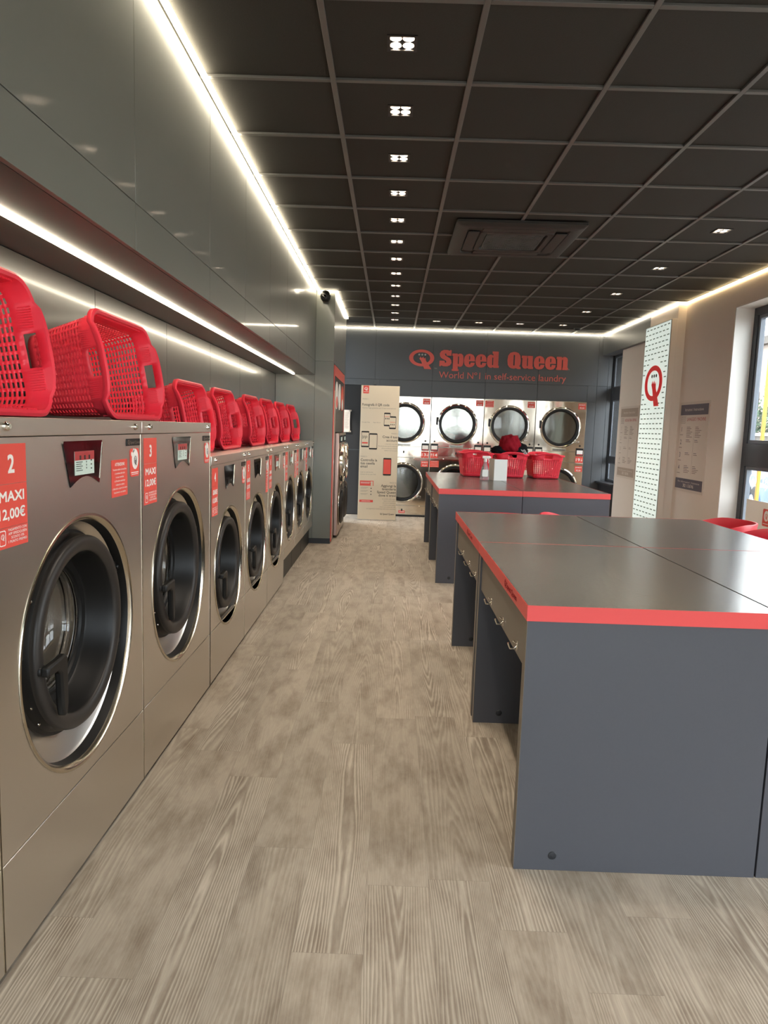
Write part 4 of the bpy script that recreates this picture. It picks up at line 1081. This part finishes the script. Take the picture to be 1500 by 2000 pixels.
for i, s_ in enumerate(('Controlla la', 'tuo casella'.replace('tuo', 'tua'), 'email')): text(inkd, s_, -.262, .865-.048*i, .036, TB, .012)
for i in range(2): text(gy, ['e apri la mail che hai', 'ricevuto da noi con il link'][i], -.262, .695-.032*i, .016, TB, 0)
text(gy, 'PASSO 4', .275, .545, .018, TB, 0, None, 'R')
for i, s_ in enumerate(('Aggiungi la', 'lavanderia', 'Speed Queen', 'dove ti trovi')): text(inkd, s_, .275, .490-.048*i, .036, TB, .012, None, 'R')
for i in range(6): text(gy, ['cercandola nella mappa', 'oppure con il codice', 'che trovi in lavanderia', 'e inizia a usare subito', 'ottieni uno sconto del 10%', 'con pagamento tramite app sulle nostre macchine'][i], .275, .305-.030*i, .015, TB, 0, None, 'R')
B(rd, -.262, -.06, .50, .575); B(wh, -.25, -.12, .535, .540, .002); B(wh, -.25, -.10, .55, .554, .002); B(wh2, -.10, -.07, .495, .565, .002)
for i in range(3):
    B(gy, -.25, -.14, .47-.045*i, .474-.045*i); B(gy, -.25, -.16, .457-.045*i, .460-.045*i); B(inkd, -.10, -.086, .455-.045*i, .470-.045*i)
B(rd, -.262, -.06, .255, .29); B(wh, -.23, -.10, .270, .275, .002)
text(inkd, 'Speed Queen', .26, .075, .024, TB, .02, .17, 'R'); emblem(inkd, .065, .085, .028, .028, TB)
inkd.build('black_print', M['ink'], bd); rd.build('red_print', M['sticker'], bd); gy.build('grey_print', M['grey_ink'], bd)
wh.build('white_print', M['white'], bd); wh2.build('phone_screens', M['board'], bd)

# ------------------------------------------------------------------ backlit sign on the column
ls = thing('lightbox_sign', 'tall backlit white sign with a red emblem on the cream column', 'lightbox', (3.185, 8.49, 0))
MB().box(-.068, 0, -.40, .40, .05, 2.70).build('case', M['cream'], ls, .003)
MB().box(-.0712, -.068, -.392, .392, .058, 2.692).build('edge', M['dark_trim'], ls)
MB().box(-.0735, -.0712, -.388, .388, .062, 2.688).build('face', M['lightbox'], ls)
FN = face_nx((-.0735, 0, 0))
pat = MB(); rows_ = 44
for j in range(rows_):
    z = 2.655-.0595*j
    for i in range(7):
        y = -.340+.108*i + (.03 if j % 2 else 0)
        ux = -y
        if ((ux+.01)/.345)**2+((z-2.0)/.30)**2 < 1: continue
        for q in range(3): pat.box(ux-.030+.022*q-.009, ux-.030+.022*q+.009, z-.006, z+.006, 0, .0006, FN)
pat.build('pattern', M['ink'], ls)
em = MB(); dk = MB()
emblem(em, -.012, 1.965, .56, .50, FN, .002, dk, .13)
em.build('emblem', M['q_red'], ls); dk.build('dots', M['ink'], ls)

def wall_poster(label, x, yl, yr, z0, z1, title, band='poster_dark'):
    """yl = left edge as seen (larger y)"""
    t = thing('instruction_poster', label, 'poster', (x, (yl+yr)/2, z0))
    w = yl-yr; h = z1-z0; FP = face_nx((-.006, 0, 0))
    MB().box(-.006, -.0005, -w/2, w/2, 0, h).build('sheet', M['poster_paper'], t)
    dk = MB(); rd_ = MB(); g_ = MB(); li = MB()
    m_ = .03
    dk.box(-w/2+m_, w/2-m_, h-.03-.115, h-.03, 0, .0008, FP); dk.box(-w/2+m_, w/2-m_, .03, .145, 0, .0008, FP)
    text(li, 'Istruzioni / Instructions', 0, h-.10, .03, FP, .01, w*.62, 'C', .0012)
    text(li, 'Per informazioni / Assistenza', 0, .10, .020, FP, .0, w*.74, 'C', .0012); text(li, '382 1136746', 0, .052, .036, FP, .02, w*.36, 'C', .0012)
    for j in range(4):
        pts = [(-w/2+.05+.0115*i, h-.165-.022*j+.007*math.sin(i*PI/1.6)) for i in range(12)]
        for a, b_ in zip(pts[:-1], pts[1:]): g_.prism([(a[0], a[1]-.002), (b_[0], b_[1]-.002), (b_[0], b_[1]+.002), (a[0], a[1]+.002)], 0, .0008, FP)
    text(rd_, title, -w/2+.21, h-.208, .036, FP, .02, w*.62)
    for j in range(4):
        z = h-.325-.142*j
        text(dk, str(j+1), -w/2+.09, z, .052, FP, .02, align='C')
        g_.box(-w/2+.05, -w/2+.13, z-.04, z-.034, 0, .0008, FP)
        for c in range(2):
            xx = -w/2+.22+.22*c; n_ = (7, 2, 2, 5)[j]
            for q in range(n_):
                ln = .15-.03*((q*7+j*3+c) % 3); tgt = dk if (j == 3 and q in (1,)) or (q == 0 and j in (1, 2)) else g_
                tgt.box(xx, xx+ln*(.6 if q == 0 else 1), z+.045-.018*q, z+.051-.018*q, 0, .0008, FP)
    g_.box(-w/2+.415, -w/2+.417, .2, h-.33, 0, .0006, FP)
    dk.build('dark_print', M[band], t); rd_.build('red_print', M['poster_red'], t); g_.build('grey_print', M['poster_ink'], t); li.build('light_print', M['poster_paper'], t)
wall_poster('beige instruction poster between the backlit sign and the big window', XR, 8.05, 7.30, .775, 1.765, 'LAVAGGIO / MACHINE')
wall_poster('beige instruction poster half hidden behind the backlit sign', 3.25, 10.04, 9.30, .785, 1.775, 'ASCIUGATURA / DRYING', 'poster_faded')

# ------------------------------------------------------------------ folding tables
ZT = .854
def hook(parent, y, z, sx):
    mb = MB()
    mb.box(-.003 if sx < 0 else 0, 0 if sx < 0 else .003, y-.008, y+.008, z-.012, z+.032)
    mb.tube([(sx*.003, y, z+.012), (sx*.018, y, z-.006), (sx*.034, y, z-.004), (sx*.042, y, z+.014), (sx*.044, y, z+.024)], [.0035, .004, .004, .0042, .005], 8)
    mb.tube([(sx*.003, y, z+.020), (sx*.014, y, z+.026), (sx*.022, y, z+.034)], [.0035, .0038, .0045], 8)
    return mb.build('coat_hook', M['chrome'], parent)
def table(x0, x1, y0, y1, label, aisle, logo=None, group='dark folding tables with red edges', hooks=(), near_inset=.005, far_inset=.06, sides='LRFB'):
    """aisle = -1 open side faces -X, +1 faces +X"""
    xc, yc = (x0+x1)/2, (y0+y1)/2
    t = thing('folding_table', label, 'table', (xc, yc, 0), 0, group)
    hx, hy = (x1-x0)/2-.001, (y1-y0)/2-.001
    MB().box(-hx+.002, hx-.002, -hy+.002, hy-.002, ZT-.048, ZT).build('top', M['table_top'], t, .001)
    e = MB()   # red band around the top
    zt_ = ZT+.0004
    if 'F' in sides: e.box(-hx, hx, -hy, -hy+.0015, ZT-.048, zt_)
    if 'B' in sides: e.box(-hx, hx, hy-.0015, hy, ZT-.048, zt_)
    if 'L' in sides: e.box(-hx, -hx+.0015, -hy+.0015, hy-.0015, ZT-.048, zt_)
    if 'R' in sides: e.box(hx-.0015, hx, -hy+.0015, hy-.0015, ZT-.048, zt_)
    eo = e.build('edge_band', M['red'], t)
    th = .042; za = ZT-.049
    xi, xo = (-hx+.004, hx-.002) if aisle < 0 else (-hx+.002, hx-.004)
    for ya in (-hy+near_inset, hy-far_inset-th):
        p = MB().box(xi, xo, ya, ya+th, 0, za).build('side_panel', M['table_side'], t, .001)
        MB().box((xi-.0012) if aisle < 0 else xo, xi if aisle < 0 else xo+.0012, ya, ya+th, 0, za).build('edge_strip', M['table_edge'], p)
        MB().lathe([(.001, .003), (.012, .002), (.014, 0)], 16, face_ny(((xi+.12) if aisle < 0 else (xo-.12), ya, .05))).build('cap', M['dark_trim'], p)
    bx = hx-.03 if aisle < 0 else -hx+.01
    MB().box(bx, bx+.02, -hy+near_inset+th, hy-far_inset-th, 0, za).build('back_panel', M['table_side'], t)
    ax = -hx+.012 if aisle < 0 else hx-.032
    ap = MB().box(ax, ax+.02, -hy+near_inset+th, hy-far_inset-th, .642, za).build('apron', M['table_edge'], t)
    for y in hooks:
        ho = hook(ap, 0, 0, aisle); ho.scale = (.72,)*3; ho.location = (ax if aisle < 0 else ax+.02, y-yc, .665)
    if logo is not None:
        lg = MB(); FF = face_nx((-hx-.0002, 0, 0))
        ux = -(logo-yc)
        text(lg, 'Speed Queen', ux+.03, ZT-.033, .020, FF, .03, .20); emblem(lg, ux+.005, ZT-.024, .034, .030, FF)
        lg.build('edge_logo', M['cloth_red'], eo)
    return t
XA, XM, XZ = .425, 1.19, 1.985
table(XA, XM, 2.05, 3.235, 'nearest dark folding table with a red edge, aisle side', -1, 2.46, hooks=(2.23, 2.52, 2.82), far_inset=.03, sides='LFB')
table(XA, XM, 3.235, 4.43, 'dark folding table directly behind the nearest one, aisle side', -1, 3.72, hooks=(3.36, 3.64, 3.95), near_inset=.001, sides='LB')
table(XM, XZ, 2.05, 3.235, 'nearest dark folding table on the window side, cut by the right photo edge', 1, hooks=(2.4, 2.8), far_inset=.03, sides='RFB')
table(XM, XZ, 3.235, 4.43, 'dark folding table on the window side next to the red tub chairs', 1, hooks=(3.6, 4.0), near_inset=.001, sides='RB')
table(.432, 1.178, 6.15, 7.33, 'front left table of the far group, with the spray bottle behind its seam', -1, hooks=(6.45, 6.75, 7.05), far_inset=.02, sides='LF')
table(1.178, 1.955, 6.15, 7.33, 'front right table of the far group, bare top', 1, far_inset=.02, sides='RF')
table(.432, 1.178, 7.33, 8.53, 'back left table of the far group, carrying the leftmost red basket', -1, hooks=(7.6, 7.9, 8.2), near_inset=.02, sides='LB')
table(1.178, 1.955, 7.33, 8.53, 'back right table of the far group, carrying the rightmost red basket', 1, near_inset=.02, sides='RB')

# ------------------------------------------------------------------ tub chairs
def tub_chair(label, x, y, rz):
    """local: the seat opens towards +x"""
    t = thing('tub_chair', label, 'chair', (x, y, 0), rz, 'red tub chairs at the tables')
    n = 32; seat = .43; vs = []; fs = []; rows = []
    def prof(a):     # a = angle from the back (0) to the arms (+-1)
        f = abs(a); return seat+.355-.10*max(0, (f-.45)/.55)**1.5*1.0
    R1 = []
    for lvl in range(5):
        r = [.05, .16, .215, .255, .275][lvl]; zz = [0, .0, .02, .20, 1][lvl]
        ring = []
        for k in range(n+1):
            a = -1+2*k/n; an = PI+a*math.radians(128)
            top = prof(a)
            z = seat+(zz if lvl < 3 else (.17 if lvl == 3 else top-seat))
            rr = r*(1.0+.05*math.cos(an))
            ring.append((rr*math.cos(an)*1.02, rr*math.sin(an), z))
        R1.append(ring)
    for ring in R1: vs += ring
    for j in range(4):
        for k in range(n): fs.append((j*(n+1)+k, j*(n+1)+k+1, (j+1)*(n+1)+k+1, (j+1)*(n+1)+k))
    sh = MB().add(vs, fs).build('shell', M['chair'], t); so = sh.modifiers.new('wall', 'SOLIDIFY'); so.thickness = .016; so.offset = 0
    MB().lathe([(.001, seat-.03), (.18, seat-.028), (.212, seat-.008), (.215, seat+.010), (.19, seat+.022), (.001, seat+.016)], 40).build('seat', M['chair'], t)
    MB().lathe([(.001, seat-.03), (.05, seat-.03), (.022, seat-.06), (.022, .04), (.05, .03), (.20, .014), (.21, .002), (.001, 0)], 40).build('pedestal', M['chrome'], t)
    return t
tub_chair('red tub chair at the window side, seen whole above the table edge', 2.36, 5.02, PI-.15)
tub_chair('red tub chair cut by the right photo edge', 2.42, 4.42, PI)
tub_chair('red tub chair between the table groups, left one, only its back rim showing', .82, 4.79, -PI/2)
tub_chair('red tub chair between the table groups, right one with a slanting arm tip', 1.37, 5.02, .25)

# ------------------------------------------------------------------ things on the far tables
b_l = basket('red laundry basket at the left of the far table, in front of the second dryer', (.970, 8.10, ZT+.007), (0, 0, PI/2), 'red baskets standing on the far tables')
basket('red laundry basket in the middle of the far table, heaped with clothes', (1.372, 8.14, ZT+.007), (0, 0, PI/2), 'red baskets standing on the far tables')
basket('red laundry basket at the right of the far table', (1.774, 8.14, ZT+.007), (0, 0, PI/2), 'red baskets standing on the far tables')
def blob(name, label, cat, c, r, m_, seed, stretch=(1, 1, 1), group=None):
    bm = bmesh.new(); bmesh.ops.create_icosphere(bm, subdivisions=4, radius=1)
    rnd = random.Random(seed); ph = [(rnd.uniform(2, 6), rnd.uniform(0, 6), Vector((rnd.uniform(-1, 1), rnd.uniform(-1, 1), rnd.uniform(-1, 1))).normalized()) for _ in range(9)]
    for v in bm.verts:
        d = v.co.normalized(); k = 1
        for f_, p_, ax in ph: k += .055*(1-abs(math.sin(d.dot(ax)*f_*1.4+p_)))
        k += .05*math.sin(d.x*9+d.z*7)*math.sin(d.y*8)
        v.co = Vector((d.x*stretch[0], d.y*stretch[1], d.z*stretch[2]))*k*r
    me = bpy.data.meshes.new(name); bm.to_mesh(me); bm.free(); me.materials.append(m_)
    me.polygons.foreach_set('use_smooth', [True]*len(me.polygons))
    o = bpy.data.objects.new(name, me); COL.objects.link(o); o.location = c; tag(o, label, cat, group); return o
g_ = 'clothes heaped in the middle basket'
blob('crumpled_shirt', 'dark red crumpled shirt on top of the heap in the middle basket', 'clothing', (1.36, 8.05, 1.225), .105, M['cloth_red'], 3, (1, .9, .95), g_)
blob('crumpled_trousers', 'black garment hanging on the left of the heap in the middle basket', 'clothing', (1.25, 8.06, 1.15), .075, M['cloth_black'], 5, (1.15, 1, .7), g_)
bl = blob('crumpled_jacket', 'black garment with white stripes on the right of the heap', 'clothing', (1.47, 8.08, 1.165), .09, M['cloth_black'], 9, (1, 1, .85), g_)
for k in range(3): MB().tube([(-.02+.018*k, -.078, .040), (.02+.018*k, -.098, .0), (.05+.015*k, -.092, -.040)], .004, 6).build('stripe', M['cloth_white'], bl)
wn_ = MB().box(0, .002, -.20, .20, 0, .29).build('beige_rectangle', M['board'], None, 0, (XL+.0005, 5.38, 1.335)); tag(wn_, 'plain beige rectangle on the recess wall behind the baskets', 'notice')  # thin flat beige rectangle set against the recess cladding, without print
cd = MB(); 
vs = [(-.065, -.05), (.07, -.065), (.07, .02), (-.065, .04)]
cdt = thing('menu_holder', 'plain white upright card holder next to the spray bottle', 'card holder', (1.16, 7.42, ZT))
MB().box(-.062, .078, -.012, .0, 0, .225, Matrix.Rotation(.10, 4, 'Z')).build('front_sheet', M['paper'], cdt)
MB().box(0, .10, -.004, .004, 0, .228, Matrix.Translation((-.062, -.004, 0)) @ Matrix.Rotation(1.95, 4, 'Z')).build('side_sheet', M['poster_paper'], cdt)
sb_ = thing('spray_bottle', 'clear trigger spray bottle standing on the far table', 'spray bottle', (1.005, 7.44, ZT))
MB().lathe([(.001, .001), (.046, .0015), (.050, .012), (.044, .09), (.034, .13), (.020, .17), (.016, .19), (.014, .2)], 28, Matrix.Scale(.8, 4, (0, 1, 0))).build('bottle', M['bottle'], sb_)
MB().prism(rrect(.06, .075, .008, 4, 0, .075), .0405, .0415, face_ny((0, 0, 0))).build('label', M['paper'], sb_)
hd = MB(); hd.lathe([(.018, .195), (.018, .222), (.012, .228), (.001, .229)], 20); hd.box(-.03, .05, -.012, .012, .228, .256); hd.box(.050, .062, -.006, .006, .234, .250)
ho = hd.build('spray_head', M['white'], sb_, .004)
MB().tube([(.028, 0, .230), (.040, 0, .205), (.036, 0, .180)], [.005, .0045, .003], 8).build('trigger', M['white'], ho)

# ------------------------------------------------------------------ film and stickers on the window
fm = MB().box(3.484, 3.4855, 5.80, 6.80, .13, .80).build('frosted_film', M['film']); tag(fm, 'plain white frosted film on the lower pane of the big window', 'window film')
fs_ = thing('window_sticker', 'square red sticker with a white emblem on the frosted film', 'sticker', (3.4838, 6.42, .66))
MB().prism(rrect(.13, .16, .015), -.0002, .001, face_nx((0, 0, 0))).build('backing', M['sticker'], fs_)
q = MB(); q.prism(circle_pts(.042, 28, 0, .015, .050), .001, .0016, face_nx((0, 0, 0))); q.box(-.0016, -.001, -.05, .05, -.06, -.054); q.build('bubble', M['white'], fs_)
q = MB(); emblem(q, 0, .01, .04, .055, face_nx((-.0018, 0, 0)), .0006); q.build('emblem', M['sticker'], fs_)
for i, y in enumerate((6.74, 6.50, 6.26)):
    dc = thing('round_decal', ['round white outline decal on the window, nearest the reveal', 'round white outline decal, second from the reveal', 'round white outline decal, third from the reveal'][i], 'decal', (3.494, y, .985), 0, 'round decals on the window glass')
    FD = face_nx((-.0005, 0, 0)); q = MB(); n = 32
    q.add([(.065*math.cos(2*PI*k/n), .065*math.sin(2*PI*k/n), 0) for k in range(n)]+[(.050*math.cos(2*PI*k/n), .050*math.sin(2*PI*k/n), 0) for k in range(n)], [(k, (k+1) % n, n+(k+1) % n, n+k) for k in range(n)], FD)
    q.prism([(-.02, -.06), (.02, -.06), (-.01, -.09)], 0, .0004, FD); q.build('ring', M['decal'], dc)
    q = MB()
    for a, b_ in ((-.02, .0), (0, .01), (.02, -.004)): q.prism([(a-.007, b_-.02), (a+.007, b_-.02), (a+.004, b_+.02), (a-.004, b_+.02)], 0, .0004, FD)
    q.build('icon', M['decal'], dc)

# ------------------------------------------------------------------ outside
M['asphalt'] = mat('asphalt', (120, 118, 114), .9, noise=.2, nscale=4)
M['facade'] = mat('pale plaster facade', (150, 134, 122), .8, noise=.1, nscale=2)
M['brick'] = mat('grey brown wall', (84, 78, 72), .9, noise=.3, nscale=6)
M['leaf'] = mat('hedge leaves', (48, 68, 42), .7, noise=.4, nscale=8)
M['yellow'] = mat('yellow painted post', (168, 132, 30), .5)
M['car'] = mat('pale blue car paint', (70, 95, 135), .25, coat=.6)
M['tyre'] = mat('tyre rubber', (30, 30, 30), .8)
struct(MB().box(-60, 60, -60, 60, -.3, -.13), 'ground', M['asphalt'])
bd_ = thing('street_building', 'pale building across the street beyond the window', 'building', (14.5, 17, -.13))
mb = MB().box(0, 6, -14, 30, 0, 5.2); mb.build('facade', M['facade'], bd_)
MB().box(-.25, 6, -14.2, 30.2, 5.2, 5.5).build('cornice', M['brick'], bd_)
for k in range(12):
    fo = MB().box(-.06, 0, -12+3.3*k, -10.4+3.3*k, 1.2, 3.4).build('window', M['frame'], bd_)
    MB().box(-.07, -.06, -11.9+3.3*k, -10.5+3.3*k, 1.3, 3.3).build('pane', M['screen_glass'], fo)
gw = MB().box(11.0, 11.3, 2, 26, -.13, 1.5).build('garden_wall', M['brick']); tag(gw, 'low grey brown wall across the street', 'wall')
MB().box(10.95, 11.35, 1.98, 26.02, 1.5, 1.58).build('coping', M['cream'], gw)
lv = MB(); rnd = random.Random(11)
for k in range(9000):
    y = rnd.uniform(6, 26); bulge = 1.1+.5*math.sin(y*1.3)+.3*math.sin(y*3.1)
    c = Vector((rnd.uniform(11.0, 12.2), y, 1.5+rnd.random()*bulge)); s_ = rnd.uniform(.05, .10)
    a = Vector((rnd.uniform(-1, 1), rnd.uniform(-1, 1), rnd.uniform(-1, 1))).normalized(); b_ = a.orthogonal().normalized()
    lv.add([c-a*s_, c+b_*s_*.5, c+a*s_, c-b_*s_*.5], [(0, 1, 2, 3)])
hg = lv.build('hedge', M['leaf']); tag(hg, 'green leafy hedge behind the low wall outside', 'hedge')
yp = thing('yellow_post', 'tall yellow post outside the big window', 'post', (4.90, 9.32, -.13))
MB().box(-.02, .02, -.02, .02, .02, 3.4).build('shaft', M['yellow'], yp, .004); MB().box(-.14, .14, -.14, .14, 0, .02).build('base', M['yellow'], yp, .004)
car = thing('parked_car', 'pale blue parked car seen through the lower window pane', 'car', (7.6, 14.1, -.13), PI/2*.96)
side = [(-2.05, .35), (-2.1, .7), (-1.95, .92), (-1.2, 1.0), (-.75, 1.40), (-.2, 1.48), (.75, 1.44), (1.35, 1.05), (1.95, .92), (2.1, .65), (2.05, .35), (1.7, .28), (-1.7, .28)]
bm_ = bmesh.new(); secs = []
for yy, sx, zk in ((-.86, .97, .62), (-.84, 1, .95), (-.6, 1, 1), (0, 1, 1.01), (.6, 1, 1), (.84, 1, .95), (.86, .97, .62)):
    secs.append([bm_.verts.new((p[0]*sx, yy if p[1] < 1.0 else yy*.82, (p[1]-.3)*zk+.3 if p[1] > .95 else p[1])) for p in side])
for a, b_ in zip(secs[:-1], secs[1:]):
    for k in range(len(side)): k2 = (k+1) % len(side); bm_.faces.new((a[k], a[k2], b_[k2], b_[k]))
bm_.faces.new(secs[0][::-1]); bm_.faces.new(secs[-1])
bmesh.ops.recalc_face_normals(bm_, faces=bm_.faces)
me = bpy.data.meshes.new('body'); bm_.to_mesh(me); bm_.free(); me.materials.append(M['car']); link('body', me, car, .03)
for sy in (-1, 1):
    MB().prism([(-.70, 1.36), (-1.10, 1.03), (1.22, 1.05), (.72, 1.38)], .72, .735, frame_mtx((0, 0, 0), (1, 0, 0), (0, 0, 1)) if sy < 0 else frame_mtx((0, 0, 0), (1, 0, 0), (0, 0, 1)) @ Matrix.Translation((0, 0, -1.455))).build('side_window', M['screen_glass'], car)
    for sx in (-1.3, 1.3):
        w = MB().lathe([(.001, .05), (.19, .05), (.21, .10), (.31, .10), (.33, .05), (.33, -.09), (.001, -.09)], 28, frame_mtx((sx, sy*.80, .33), (1, 0, 0), (0, 0, 1)) if sy < 0 else frame_mtx((sx, sy*.80, .33), (-1, 0, 0), (0, 0, 1))).build('wheel', M['tyre'], car)
        MB().lathe([(.001, .07), (.17, .065), (.19, .052)], 20, frame_mtx((sx, sy*.80, .33), (1, 0, 0), (0, 0, 1)) if sy < 0 else frame_mtx((sx, sy*.80, .33), (-1, 0, 0), (0, 0, 1))).build('hub', M['zinc'], w)
MB().prism([(-.78, 1.40), (-1.18, 1.03), (-1.16, 1.02), (-.76, 1.39)], -.6, .6, frame_mtx((0, 0, 0), (1, 0, 0), (0, 0, 1))).build('windscreen', M['screen_glass'], car)
